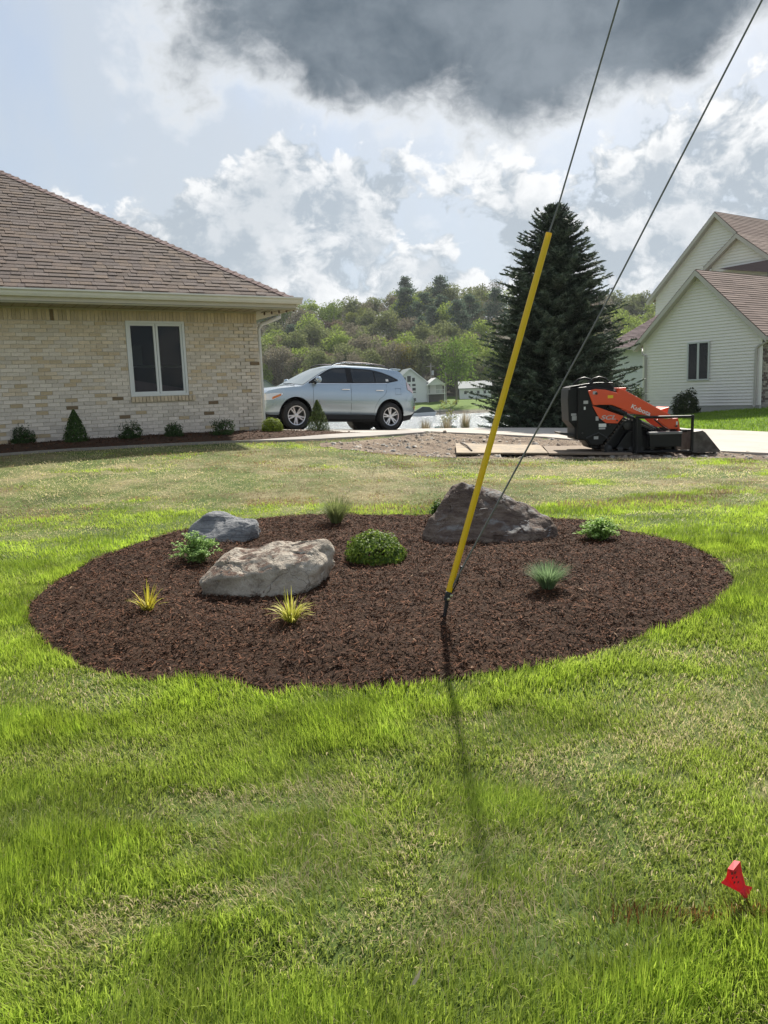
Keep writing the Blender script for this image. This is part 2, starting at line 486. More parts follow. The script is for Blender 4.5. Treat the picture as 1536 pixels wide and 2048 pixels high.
def poly_sheet(name, poly, m, up=0.0, step=0.25, thick=0.0, zf=None, smooth=True, skirt=None):
    """a sheet that follows the terrain inside an outline, with a vertical skirt below its rim"""
    poly = np.asarray(poly, float)[:, :2]
    pl = []
    for i in range(len(poly)):
        a, b = poly[i], poly[(i + 1) % len(poly)]
        n = max(1, int(np.hypot(*(b - a)) / step))
        pl += [a + (b - a) * k / n for k in range(n)]
    pl = np.array(pl)
    bm = bmesh.new()
    x0, y0 = pl.min(0); x1, y1 = pl.max(0)
    gx_, gy_ = np.meshgrid(np.arange(x0, x1, step), np.arange(y0, y1, step))
    gx_, gy_ = gx_.ravel(), gy_.ravel()
    k = inside(gx_, gy_, pl) & (edge_dist(gx_, gy_, pl) > step * .45)
    from mathutils.geometry import delaunay_2d_cdt
    pts = [Vector(p) for p in pl] + [Vector((a, b)) for a, b in zip(gx_[k], gy_[k])]
    nb = len(pl)
    r = delaunay_2d_cdt(pts, [], [list(range(nb))], 1, 1e-6)
    vs, fs = np.array([tuple(v) for v in r[0]]), r[2]
    z = (zf or (lambda X, Y: terrain(X, Y) + up))(vs[:, 0], vs[:, 1])
    V = [(a, b, c) for (a, b), c in zip(vs, z)]
    Fc = [tuple(f) for f in fs]
    me = bpy.data.meshes.new(name)
    if thick:
        n0 = len(V)
        order = []
        for p in pl:
            order.append(int(np.argmin(((vs - p) ** 2).sum(1))))
        low = len(V)
        V += [(V[o][0], V[o][1], V[o][2] - thick) for o in order]
        for i in range(nb):
            j = (i + 1) % nb
            Fc.append((order[i], low + i, low + j, order[j]))
    me.from_pydata(V, [], Fc)
    bm.from_mesh(me)
    bmesh.ops.recalc_face_normals(bm, faces=bm.faces)
    bm.to_mesh(me); bm.free()
    me.materials.append(m)
    if smooth:
        for p in me.polygons: p.use_smooth = True
        me.set_sharp_from_angle(angle=rad(40))
    o = link(name, me)
    return o
def concrete_material(name, a, b):
    m = bpy.data.materials.new(name); m.use_nodes = True
    T = NT(m.node_tree)
    co = T.n('ShaderNodeTexCoord').outputs['Object']
    c = T.ramp(T.noise(co, 1.1, 8, .65), [(.3, a), (.7, b)])
    f = T.noise(co, 60, 4, .7)
    c = T.mix(T.smooth(f, .55, .75), c, tuple(q * .75 for q in a))
    bp = T.n('ShaderNodeBump', {'Height': f, 'Strength': .25, 'Distance': .005})
    p = T.n('ShaderNodeBsdfPrincipled', {'Base Color': c, 'Roughness': .88, 'Specular IOR Level': .3, 'Normal': bp.outputs[0]})
    T.n('ShaderNodeOutputMaterial', {'Surface': p.outputs[0]})
    return m
conc = concrete_material("concrete", (.34, .305, .265), (.45, .41, .355))
drive = tag(poly_sheet("driveway", DRIVE, conc, .03, .5, .22), kind="structure")
walk = tag(poly_sheet("path", WALK, concrete_material("walk_concrete", (.27, .245, .22), (.36, .33, .30)), .045, .3, .22), kind="structure")

dirt_m = bpy.data.materials.new("dug_soil"); dirt_m.use_nodes = True
T = NT(dirt_m.node_tree)
co = T.n('ShaderNodeTexCoord').outputs['Object']
f1 = T.noise(co, 2.2, 8, .7); f2 = T.noise(co, 22, 6, .75)
c = T.ramp(T.math('ADD', T.math('MULTIPLY', f1, .5), T.math('MULTIPLY', f2, .5)), [(.32, (.065, .045, .032)), (.46, (.17, .125, .09)), (.58, (.33, .26, .19)), (.74, (.46, .375, .285))])
bp = T.n('ShaderNodeBump', {'Height': f2, 'Strength': 1.0, 'Distance': .05})
T.n('ShaderNodeOutputMaterial', {'Surface': T.n('ShaderNodeBsdfPrincipled', {'Base Color': c, 'Roughness': .95, 'Specular IOR Level': .2, 'Normal': bp.outputs[0]}).outputs[0]})
def fbm(X, Y, s, oct=4, seed=0.0):
    X, Y = np.asarray(X, float), np.asarray(Y, float)
    out = np.zeros(X.shape)
    for i, (a, b) in enumerate(zip(X.ravel(), Y.ravel())):
        out.flat[i] = mnoise.fractal(Vector((a * s, b * s, seed)), 1.0, 2.0, oct)
    return out
class VN:
    """fast vectorised value noise"""
    def __init__(s, seed, n=256):
        s.t = np.random.default_rng(seed).random((n, n)); s.n = n
    def one(s, x, y):
        xi, yi = np.floor(x).astype(int), np.floor(y).astype(int)
        fx, fy = x - xi, y - yi
        fx, fy = fx * fx * (3 - 2 * fx), fy * fy * (3 - 2 * fy)
        n = s.n
        a, b = s.t[yi % n, xi % n], s.t[yi % n, (xi + 1) % n]
        c, d = s.t[(yi + 1) % n, xi % n], s.t[(yi + 1) % n, (xi + 1) % n]
        return (a * (1 - fx) + b * fx) * (1 - fy) + (c * (1 - fx) + d * fx) * fy
    def __call__(s, x, y, sc, oct=4, g=.5):
        r, A, t = 0, 1, 0
        for o in range(oct):
            r = r + A * s.one(x * sc + 17.3 * o, y * sc + 9.1 * o); t += A; A *= g; sc *= 2.03
        return r / t
N1, N2, N3, N4 = VN(1), VN(2), VN(3), VN(4)
def dirt_z(X, Y):
    e = edge_dist(X, Y, DIRT)
    return terrain(X, Y) + .004 + np.minimum(e / .5, 1) * ((N1(X, Y, 2.2, 5, .6) - .5) * .16 - .015)
dirt = tag(poly_sheet("dirt_ground", DIRT, dirt_m, 0, .12, .06, dirt_z), kind="structure")

# rubble left where the old slab was lifted
def rubble():
    n = 1900
    x = RNG.uniform(-2, 9, n * 6); y = RNG.uniform(12, 21, n * 6)
    k = inside(x, y, DIRT) & (RNG.random(n * 6) < np.where(N2(x, y, 1.0, 3) > .5, .9, .25)); x, y = x[k][:n], y[k][:n]
    V, T_, Cc = [], [], []
    base = np.array([(-1, -1, -.6), (1, -1, -.6), (1, 1, -.6), (-1, 1, -.6), (-.7, -.6, .6), (.6, -.8, .5), (.7, .6, .7), (-.6, .7, .4)], float)
    tri = np.array([(4, 5, 6), (4, 6, 7), (0, 1, 5), (0, 5, 4), (1, 2, 6), (1, 6, 5), (2, 3, 7), (2, 7, 6), (3, 0, 4), (3, 4, 7)])
    z = dirt_z(x, y)
    for i in range(len(x)):
        s = .009 + .036 * RNG.random() ** 3
        p = base * np.array([s * RNG.uniform(.7, 1.6), s, s * RNG.uniform(.5, .9)]) + RNG.normal(0, s * .18, (8, 3))
        a = RNG.uniform(0, 2 * pi); R_ = np.array([[cos(a), -sin(a), 0], [sin(a), cos(a), 0], [0, 0, 1]])
        V.append(p @ R_.T + (x[i], y[i], z[i] + s * .3)); T_.append(tri + 8 * i)
        g = RNG.uniform(.55, 1.25)
        Cc.append(np.tile(np.array([.26, .21, .16]) * g if RNG.random() < .7 else np.array([.34, .31, .27]) * g, (8, 1)))
    return np_mesh("rubble", np.concatenate(V), np.concatenate(T_), mat("rubble_stone", (.3, .3, .3), .9, attr=True, var=.25, scale=30), np.concatenate(Cc))
tag(link("rubble", rubble()), "loose stones and clods scattered over the dug-up soil", "rubble", kind="stuff")

# ------------------------------------------------------------------ lake
lm = bpy.data.materials.new("lake_water"); lm.use_nodes = True
T = NT(lm.node_tree)
co = T.n('ShaderNodeTexCoord').outputs['Object']
mp = T.n('ShaderNodeMapping', {0: co, 3: (.55, 1.0, 1.0)}).outputs[0]
h = T.math('ADD', T.noise(mp, 1.1, 6, .65, .6), T.math('MULTIPLY', T.noise(mp, .22, 3, .5), .8))
bp = T.n('ShaderNodeBump', {'Height': h, 'Strength': .9, 'Distance': .6})
T.n('ShaderNodeOutputMaterial', {'Surface': T.n('ShaderNodeBsdfPrincipled', {'Base Color': (.22, .25, .27, 1), 'Roughness': .22, 'IOR': 1.33, 'Specular IOR Level': .5, 'Normal': bp.outputs[0]}).outputs[0]})
lk = MB().add([(-900, 60, LAKE_Z), (900, 60, LAKE_Z), (900, 166, LAKE_Z), (-900, 166, LAKE_Z)], [(0, 1, 2, 3)]).build("lake_water", lm)
tag(lk, kind="structure")
# ------------------------------------------------------------------ brick house
trim_grey = mat("aged_trim", (.74, .71, .67), .55, var=.12, scale=3)
soffit_m = mat("soffit_tan", (.36, .31, .20), .7, var=.12, scale=2, col2=(.30, .28, .19))
frame_white = mat("window_frame_white", (.66, .66, .64), .45, var=.05)
glass_dark = mat("window_glass", (.010, .011, .012), .04, spec=.28)
BR_A = math.atan2(WU[1], WU[0])
house = empty("brick_house", WC, BR_A, "cream brick house with a brown shingled hip roof and one double window", "house")
mortar = mat("mortar", (.56, .50, .42), .95, var=.15, scale=20)
brick_o = mat("brick_face", (.5, .45, .36), .88, objcol=True, var=.22, scale=9, bump=.5, bscale=60)
brick_a = mat("brick_face_run", (.5, .45, .36), .88, attr=True, var=.22, scale=9, bump=.5, bscale=60)
WX0, WX1, WZ0, WZ1 = -2.60, -1.50, .81, 2.20
# backing wall with the window opening
m_ = MB()
for (a, b, c, d) in ((-13, WX0, -.4, 2.46), (WX1, -.012, -.4, 2.46), (WX0, WX1, -.4, WZ0), (WX0, WX1, WZ1, 2.46)):
    m_.box(((a + b) / 2, .14, (c + d) / 2), (b - a, .25, d - c))
m_.box((-.14, 4.4, 1.03), (.25, 8.2, 2.86))
m_.box((-6.5, 8.4, 1.03), (13, .25, 2.86))
m_.build("wall", mortar, house)
def brick_col(z, r):
    up = sstep(z, .5, 2.0)
    white = np.array([.70, .62, .53]); tan = np.array([.65, .53, .385]); ochre = np.array([.52, .40, .25]); grey = np.array([.60, .53, .45])
    q = r.random()
    if q < .07: c = ochre
    elif q < .07 + .50 * up: c = tan
    elif q < .80: c = white
    else: c = grey
    c = c * (1 - .35 * up) + tan * .35 * up
    return c * r.uniform(.9, 1.08)
rb = random.Random(5)
class _R:
    random = staticmethod(rb.random); uniform = staticmethod(rb.uniform)
def brick_verts(w, h, d, jit):
    P = np.array([(-w, 0, -h), (w, 0, -h), (w, 0, h), (-w, 0, h), (-w, d, -h), (w, d, -h), (w, d, h), (-w, d, h)], float) * (.5, 1, .5)
    P[:, [0, 2]] += np.array([[rb.gauss(0, jit), rb.gauss(0, jit)] for _ in range(8)])
    P[:4, 1] += [rb.gauss(0, .0015) for _ in range(4)]
    return P
BF = [(0, 1, 2, 3), (0, 4, 5, 1), (1, 5, 6, 2), (2, 6, 7, 3), (3, 7, 4, 0)]
def brick_meshes(w, h, n=5):
    out = []
    for i in range(n):
        me = bpy.data.meshes.new("brick")
        me.from_pydata([tuple(p) for p in brick_verts(w, h, .03, .002)], [], BF)
        me.materials.append(brick_o)
        out.append(me)
    return out
BM = brick_meshes(.192, .0575)
run = MB()
bricks = []
CH = .0681
def emit(cx, cz, w, h, out):
    if -13 < cx < .05: bricks.append((cx, cz, w, h, out))
for k in range(32):
    z = .034 + k * CH
    x = -.001 - (.1015 if k % 2 else 0.0)
    if k % 2: emit(-.052, z, .094, .0575, .006 if (k // 7) % 2 == 0 else .0)
    while x > -7.2:
        w = .192
        c = x - .1015
        x -= .203
        l, r_ = c - w / 2, c + w / 2
        proud = .018 if (c > -.42 and (k // 7) % 2 == 0) or (c > -.30) and (k // 7) % 2 else 0.0
        if z > WZ0 - .12 and z < WZ1 + .02 and r_ > WX0 - .012 and l < WX1 + .012:
            if l < WX0 - .03: emit((l + WX0 - .012) / 2, z, WX0 - .012 - l, .0575, 0)
            if r_ > WX1 + .03: emit((r_ + WX1 + .012) / 2, z, r_ - WX1 - .012, .0575, 0)
            continue
        emit(c, z, w, .0575, proud + rb.gauss(0, .0018))
x = -.036                                                   # upright course under the eaves
while x > -7.2:
    emit(x, 2.282, .058, .192, rb.gauss(0, .002)); x -= .0681
x = WX0 + .03                                               # brick sill
while x < WX1 + .12:
    emit(x, .755, .058, .095, .03); x += .0681
full = [b for b in bricks if abs(b[2] - .192) < 1e-6 and -5.25 < b[0] < -2.7]
full.sort(key=lambda b: b[0])
picked = set(id(b) for b in full[:290])
for b in bricks:
    cx, cz, w, h, out_ = b
    col = brick_col(cz, _R)
    if abs(cz - 2.282) < .01 or abs(cz - .755) < .01: col = np.array([.60, .48, .33]) * rb.uniform(.80, 1.1)
    if rb.random() < .008: col = np.array([.20, .14, .08])
    if id(b) in picked:
        o = link("brick", BM[rb.randrange(5)], house, (cx, -out_ + .002, cz))
        o.color = (*[float(q) for q in col], 1)
    else:
        run.col = tuple(float(q) for q in col)
        run.add([(p[0] + cx, p[1] - out_ + .002, p[2] + cz) for p in brick_verts(w, h, .03, .002)], BF)
o = run.build("brick_run", brick_a, house, fixn=False)
o["kind"] = "stuff"
# window
clear_pane = bpy.data.materials.new("clear_pane"); clear_pane.use_nodes = True
T = NT(clear_pane.node_tree)
T.n('ShaderNodeOutputMaterial', {'Surface': T.n('ShaderNodeMixShader', {0: T.math('MULTIPLY', T.n('ShaderNodeFresnel', {'IOR': 1.45}).outputs[0], .55), 1: T.n('ShaderNodeBsdfTransparent', {'Color': (.72, .75, .75, 1)}).outputs[0], 2: T.n('ShaderNodeBsdfGlossy', {'Roughness': .02}).outputs[0]}).outputs[0]})
room = MB()
room.box((-2.05, 3.0, 1.4), (3.6, .05, 2.6)).box((-3.85, 1.65, 1.4), (.05, 2.7, 2.6)).box((-.25, 1.65, 1.4), (.05, 2.7, 2.6)).box((-2.05, 1.65, .12), (3.6, 2.7, .05)).box((-2.05, 1.65, 2.42), (3.6, 2.7, .05))
room.build("room_wall", mat("room_wall", (.16, .14, .125), .9), house)
MB().prism([(-2.6, .15), (-1.2, .15), (-1.25, .95), (-2.3, 1.15)], 1.0, 1.6, 'y').build("reflection_wedge", mat("reflection_rose", (.42, .26, .24), .9, var=.2), house)  # rose wedge added in place of a reflection in the pane
for x_ in (-2.75, -2.4, -2.0, -1.7): MB().box((x_, 2.95, 1.75), (.24, .04, .42)).build("reflection_panel", mat("reflection_pale", (.75, .75, .68), .8), house)  # pale panels added for the reflected windows of the house opposite
MB().box((-2.05, 2.0, 1.45), (3.2, .05, .04)).build("reflection_bar", mat("reflection_bar_pale", (.6, .58, .52), .7), house)  # bar added for a line in the pane's reflection
wn = MB()
fx0, fx1, fz0, fz1 = WX0, WX1, WZ0, WZ1
fr = .045
for (a, b, c, d) in ((fx0, fx1, fz0, fz0 + fr), (fx0, fx1, fz1 - fr, fz1), (fx0, fx0 + fr, fz0 + fr, fz1 - fr), (fx1 - fr, fx1, fz0 + fr, fz1 - fr)):
    wn.box(((a + b) / 2, .03, (c + d) / 2), (b - a, .07, d - c))
win = wn.build("window", frame_white, house, bevel=.004)
mid = (fx0 + fx1) / 2
for sgn in (-1, 1):
    a, b = (fx0 + fr, mid - .004) if sgn < 0 else (mid + .004, fx1 - fr)
    sm = MB(); t = .042
    z0, z1 = fz0 + fr, fz1 - fr
    for (p, q, c, d) in ((a, b, z0, z0 + t), (a, b, z1 - t, z1), (a, a + t, z0 + t, z1 - t), (b - t, b, z0 + t, z1 - t)):
        sm.box(((p + q) / 2, .035, (c + d) / 2), (q - p, .04, d - c))
    sm.build("sash", frame_white, win, bevel=.004)
    MB().box(((a + b) / 2, .045, (z0 + z1) / 2), (b - a - 2 * t + .004, .006, z1 - z0 - 2 * t + .004)).build("pane", clear_pane, win)
# roof
PT = .667; RS = math.atan(PT); OV = .6; EZ = 2.60
roof_m = mat("shingle_base", (.10, .075, .065), .9, var=.2)
rf = MB()
def rp(x, y, dz=0): return (x, y, EZ + PT * (y + OV) + dz)
TOPY = 6.4
rf.add([rp(-14, -OV), rp(OV, -OV), rp(-TOPY, TOPY), rp(-14, TOPY)], [(0, 1, 2, 3)])
rf.add([(OV, -OV, EZ), (OV, 8.6 + OV, EZ), (-4, 8.6 - 4, EZ + PT * 4.6), rp(-TOPY, TOPY)], [(0, 1, 2, 3)])
rf.add([(-14, 8.6 + OV, EZ), (OV, 8.6 + OV, EZ), (-4, 8.6 - 4, EZ + PT * 4.6), rp(-TOPY, TOPY), rp(-14, TOPY)], [(0, 1, 2, 3, 4)])
roof = rf.build("roof", roof_m, house, fixn=False)
shing_o = mat("shingle", (.2, .14, .12), .92, objcol=True, var=.3, scale=45, bump=.5, bscale=160, spec=.25)
shing_a = mat("shingle_run", (.2, .14, .12), .92, attr=True, var=.3, scale=45, bump=.5, bscale=160, spec=.25)
def shingle_verts(w, l, th):
    sk = rb.uniform(-.012, .012)
    P = [(-w / 2, 0, th), (w / 2, 0, th), (w / 2 + sk, l, .002), (-w / 2 + sk, l, .002), (-w / 2, 0, -.004), (w / 2, 0, -.004), (w / 2 + sk, l, -.006), (-w / 2 + sk, l, -.006)]
    return [(x, y * cos(RS) - z * sin(RS), y * sin(RS) + z * cos(RS)) for x, y, z in P]
SF = [(0, 1, 2, 3), (4, 5, 1, 0), (5, 6, 2, 1), (7, 4, 0, 3)]
SW = [.12, .16, .20, .24, .30]
SMs = []
for w in SW:
    for th in (.011, .019):
        me = bpy.data.meshes.new("shingle"); me.from_pydata(shingle_verts(w - .004, .175, th), [], SF); me.materials.append(shing_o)
        SMs.append((w, th, me))
pal = [np.array(c) for c in ((.215, .150, .125), (.185, .135, .122), (.235, .165, .130), (.150, .115, .112), (.20, .155, .145), (.165, .122, .105))]
srun = MB(); sh_list = []
EXP = .142
k = 0
while True:
    b = k * EXP
    y = -OV - .02 + b * cos(RS)
    if y > TOPY: break
    x = min(OV + .02, -y) - .02
    x += rb.uniform(-.0, .0)
    while x > -8.5:
        i = rb.randrange(len(SMs)); w = SMs[i][0]
        sh_list.append((x - w / 2, y, i)); x -= w
    k += 1
vis = [s for s in sh_list if -5.6 < s[0]]
vis.sort(key=lambda s: s[0] * .5 + s[1] * 1.2)
pk = set(id(s) for s in vis[:295])
for s in sh_list:
    x, y, i = s
    c = (pal[rb.randrange(6)] * .55 + np.array([.165, .122, .10]) * .45) * np.array([.80, .84, .82]) * rb.uniform(.90, 1.12)
    z = EZ + PT * (y + OV) + .006
    if id(s) in pk:
        o = link("shingle", SMs[i][2], roof, (x, y, z)); o.color = (*[float(q) for q in c], 1)
    else:
        srun.col = tuple(float(q) for q in c)
        srun.add([(p[0] + x, p[1] + y, p[2] + z) for p in shingle_verts(SMs[i][0] - .004, .175, SMs[i][1])], SF)
o = srun.build("shingle_run", shing_a, roof, fixn=False); o["kind"] = "stuff"
# hip caps
hd = Vector((-1, 1, PT)).normalized()
s1 = Vector((1, 0, 0)); n1_ = Vector((0, -PT, 1)).normalized(); n2_ = Vector((PT, 0, 1)).normalized()
nn = (n1_ + n2_).normalized()
a1 = hd.cross(n1_).normalized(); a2 = hd.cross(n2_).normalized()
if a1.dot(Vector((-1, 0, 0))) < 0: a1 = -a1
if a2.dot(Vector((0, 1, 0))) < 0: a2 = -a2
cm = bpy.data.meshes.new("hip_cap")
L_ = .2; hw = .13; t_ = .016
vs = []
for tt, lift in ((0, .030), (L_, .016)):
    for sd, nrm in ((a1, n1_), (None, nn), (a2, n2_)):
        base = hd * tt + (sd * hw if sd else Vector())
        vs += [base + (nrm * lift), base + (nrm * (lift - t_))]
cm.from_pydata([tuple(v) for v in vs], [], [(0, 2, 8, 6), (2, 4, 10, 8), (0, 1, 3, 2), (2, 3, 5, 4), (0, 6, 7, 1), (4, 5, 11, 10)])
cm.materials.append(shing_o)
for i in range(74):
    p = Vector((OV, -OV, EZ)) + hd * (i * .142 - .02)
    if p.y > TOPY: break
    o = link("hip_cap", cm, roof, p); q = rb.uniform(.85, 1.1)
    o.color = (.19 * q, .13 * q, .12 * q, 1)
# soffit, gutter, downspout
MB().box((-6.2, -.30, 2.42), (13.6, .60, .03)).box((.30, 4.3, 2.42), (.6, 8.6, .03)).build("soffit", soffit_m, house)
sj = MB()
x = .5
while x > -7:
    sj.box((x, -.3, 2.403), (.008, .56, .006)); x -= .2
sj.build("soffit_joint", mat("soffit_joint", (.20, .17, .11), .8), house)
gp = [(-.60, 2.51), (-.60, 2.63), (-.735, 2.63), (-.735, 2.605), (-.70, 2.585), (-.69, 2.55), (-.665, 2.51)]
MB().prism(gp, -13, .70, 'x').build("gutter", trim_grey, house)
gp2 = [(.58, 2.48), (.58, 2.628), (.70, 2.628), (.70, 2.605), (.675, 2.585), (.665, 2.54), (.645, 2.48)]
MB().prism(gp2, -.6, 9, 'y').build("gutter", trim_grey, house)
MB().box((-6.2, -.585, 2.54), (13.6, .03, .20)).build("fascia", mat("fascia", (.52, .47, .39), .6, var=.1), house)
dsm = mat("downspout_white", (.62, .61, .57), .5)
MB().tube([(.66, .35, 2.46), (.66, .35, 2.36), (.12, .10, 2.17), (.055, .07, 2.08), (.055, .07, .12), (.14, .0, .04)], .036, 8).build("downspout", dsm, house)
lt = empty("string_light", WC, BR_A, "string of small bulbs hung under the brick house eave corner", "string light")
pts = [(.05 + .06 * i, -.1 - .045 * i, 2.33 + .02 * (i % 2) + .006 * i) for i in range(10)]
MB().tube([(p[0], p[1], p[2] + .05) for p in pts], .005, 5).build("wire", mat("black_wire", (.015, .015, .015), .6), lt)
for p in pts[1::2]:
    MB().lathe([(.001, .05), (.012, .045), (.02, .015), (.022, -.005), (.001, -.03)], p, 'z', 8).build("bulb", mat("bulb", (.10, .07, .05), .3), lt)

# ------------------------------------------------------------------ white sided house
RA = rad(-33.9)
RX = -np.array([sin(RA), cos(RA), 0]); RY = np.array([-RX[1], RX[0], 0])
RC = aty(1519, 817, 29.0)
house2 = empty("sided_house", RC, math.atan2(RX[1], RX[0]), "white clapboard house with steep brown shingled gables and a narrow dark window", "house")
def pl(u, v, off):
    d = ray(u, v); P = RC + RY * off
    t = ((P - CAM) @ RY) / (d @ RY)
    q = CAM + d * t - RC
    return float(q @ RX), float(q[2])
side_m = mat("white_siding", (.76, .725, .69), .55, var=.07, scale=1.5)
trim2 = mat("taupe_trim", (.46, .43, .39), .6, var=.06)
def siding(outline, z0, z1, y, e=.118, name="siding", mt=None):
    """outline(z) -> (x0, x1)"""
    mb = MB(); z = z0
    while z < z1 - .005:
        zt = min(z + e, z1)
        (a0, b0), (a1_, b1_) = outline(z), outline(zt)
        mb.add([(a0, y - .042, z), (b0, y - .042, z), (b1_, y - .002, zt), (a1_, y - .002, zt), (a0, y, z), (b0, y, z)], [(0, 1, 2, 3), (4, 5, 1, 0)])
        z = zt
    return mb.build(name, mt or side_m, house2, fixn=False)
def gable(x0, x1, zw, zap, xa):
    def f(z):
        if z <= zw: return (x0, x1)
        t = (z - zw) / (zap - zw)
        return (x0 + (xa - x0) * t, x1 + (xa - x1) * t)
    return f
def slope_roof(name, A, B, C_, D, m_col, exp=.14, th=.05):
    """quad roof slope A-B at the eave, D-C at the ridge, built in overlapping courses"""
    A, B, C_, D = map(Vector, (A, B, C_, D))
    n = max(2, int((D - A).length / exp)); nrm = (B - A).cross(D - A).normalized()
    if nrm.z < 0: nrm = -nrm
    mb = MB()
    r2 = random.Random(3)
    for i in range(n):
        p0, p1 = A.lerp(D, i / n), A.lerp(D, (i + 1.15) / n)
        q0, q1 = B.lerp(C_, i / n), B.lerp(C_, (i + 1.15) / n)
        seg = max(1, int((q0 - p0).length / .9))
        for j in range(seg):
            k_ = r2.uniform(.82, 1.15); mb.col = tuple(c * k_ for c in m_col)
            a, b = p0.lerp(q0, j / seg), p0.lerp(q0, (j + 1) / seg); c, d = p1.lerp(q1, (j + 1) / seg), p1.lerp(q1, j / seg)
            h = th * .35 + r2.uniform(0, .006)
            mb.add([a + nrm * h, b + nrm * h, c + nrm * .004, d + nrm * .004, a, b], [(0, 1, 2, 3), (4, 5, 1, 0)])
    mb.col = m_col
    mb.add([A - nrm * th, B - nrm * th, C_ - nrm * th, D - nrm * th, A, B, C_, D], [(0, 3, 2, 1), (0, 1, 5, 4), (1, 2, 6, 5), (2, 3, 7, 6), (3, 0, 4, 7)])
    return mb.build(name, mat("far_shingle", (.2, .15, .13), .92, attr=True, var=.25, scale=30, spec=.2), house2, fixn=False)
def rake(name, P, Q, w=.16, th=.06, m_=None):
    """a barge board along a rake, w deep"""
    P, Q = Vector(P), Vector(Q)
    return MB().add([P, Q, Q + Vector((0, 0, -w)), P + Vector((0, 0, -w)), P + Vector((0, th, 0)), Q + Vector((0, th, 0)), Q + Vector((0, th, -w)), P + Vector((0, th, -w))],
                    [(0, 1, 2, 3), (4, 5, 6, 7), (0, 1, 5, 4), (3, 2, 6, 7), (0, 3, 7, 4), (1, 2, 6, 5)]).build(name, m_ or trim2, house2)
brown = (.235, .175, .150)
# garage gable
gx0, gx1, gw, ga, gxa = -5.12, 0.0, 2.83, 5.22, -2.58
GP = (ga - gw) / (gxa - gx0)
siding(gable(gx0, gx1, gw, ga, gxa), .13, ga, 0.0)
MB().box(((gx0 + gx1) / 2, .05, -.22), (gx1 - gx0, .12, .70)).box((gx0 + .05, 3, -.22), (.12, 6, .7)).build("foundation", mat("foundation", (.40, .385, .36), .9, var=.15), house2)
MB().box((gx0 + .06, 3.0, 1.5), (.10, 6, 2.7)).build("side_wall", side_m, house2)
MB().box((-.07, 3.06, 1.4), (.12, 6, 2.95)).build("wall", mat("veneer_mortar", (.25, .235, .22), .95), house2)
vb = MB(); rv = random.Random(9)
for k in range(36):
    for j in range(14):
        cc_ = (.34, .30, .26) if rv.random() < .7 else (.12, .09, .08)
        q = rv.uniform(.8, 1.15); vb.col = tuple(c * q for c in cc_)
        yb = .22 + j * .21 + (.1 if k % 2 else 0)
        vb.box((.0, yb, -.05 + k * .078), (.03, .195, .066))
vo = vb.build("veneer_brick", mat("veneer_brick", (.3, .3, .3), .9, attr=True), house2, fixn=False); vo["kind"] = "stuff"
oh = .34
def gable_roof(xl, xa, xr, zl, zap, y0, y1, nm="roof"):
    """pair of slopes; zl is the height at wall top, overhang added on both sides"""
    p = (zap - zl) / (xa - xl)
    up_ = .10
    L0, L1 = (xl - oh, y0, zl - oh * p + up_), (xl - oh, y1, zl - oh * p + up_)
    R0, R1 = (xr + oh, y0, zl - oh * p + up_), (xr + oh, y1, zl - oh * p + up_)
    T0, T1 = (xa, y0, zap + up_), (xa, y1, zap + up_)
    slope_roof(nm, R0, R1, T1, T0, brown)
    slope_roof(nm, L1, L0, T0, T1, brown)
    d = Vector((0, -.012, -.02))
    rake("rake_board", Vector(L0) + d, Vector(T0) + d, .20)
    rake("rake_board", Vector(R0) + d, Vector(T0) + d, .20)
    # soffit under the rake
    for A_, B_ in ((L0, T0), (R0, T0)):
        A_, B_ = Vector(A_), Vector(B_); k_ = Vector((0, 0, -.19)); dp = Vector((0, -y0 * 0 + .33, 0))
        MB().add([A_ + k_, B_ + k_, B_ + k_ + dp, A_ + k_ + dp, A_ + k_ + Vector((0, 0, .02)), B_ + k_ + Vector((0, 0, .02)), B_ + k_ + dp + Vector((0, 0, .02)), A_ + k_ + dp + Vector((0, 0, .02))],
                 [(0, 1, 2, 3), (4, 5, 6, 7)]).build("rake_soffit", trim2, house2)
gable_roof(gx0, gxa, gx1, gw, ga, -.33, 8.0)
# corner boards, downspouts
MB().box((gx0 + .0, -.02, 1.48), (.09, .05, 2.7)).build("corner_board", side_m, house2)
MB().box((gx1 - .0, -.02, 1.48), (.09, .05, 2.7)).build("corner_board", side_m, house2)
ds2 = mat("downspout_taupe", (.42, .40, .37), .5)
MB().tube([(.30, -.05, 2.55), (.30, .0, 2.45), (-.12, -.07, 2.25), (-.16, -.08, 2.15), (-.16, -.08, .12), (-.16, -.2, .06)], .045, 8).build("downspout", ds2, house2)
MB().tube([(gx0 - .42, .5, 2.60), (gx0 - .40, .4, 2.5), (gx0 - .02, -.08, 2.25), (gx0 + .1, -.09, 2.2), (gx0 + .1, -.09, .1)], .045, 8).build("downspout", ds2, house2)
MB().box((.36, 2.1, 2.51), (.12, 4.8, .12)).build("gutter", trim2, house2)
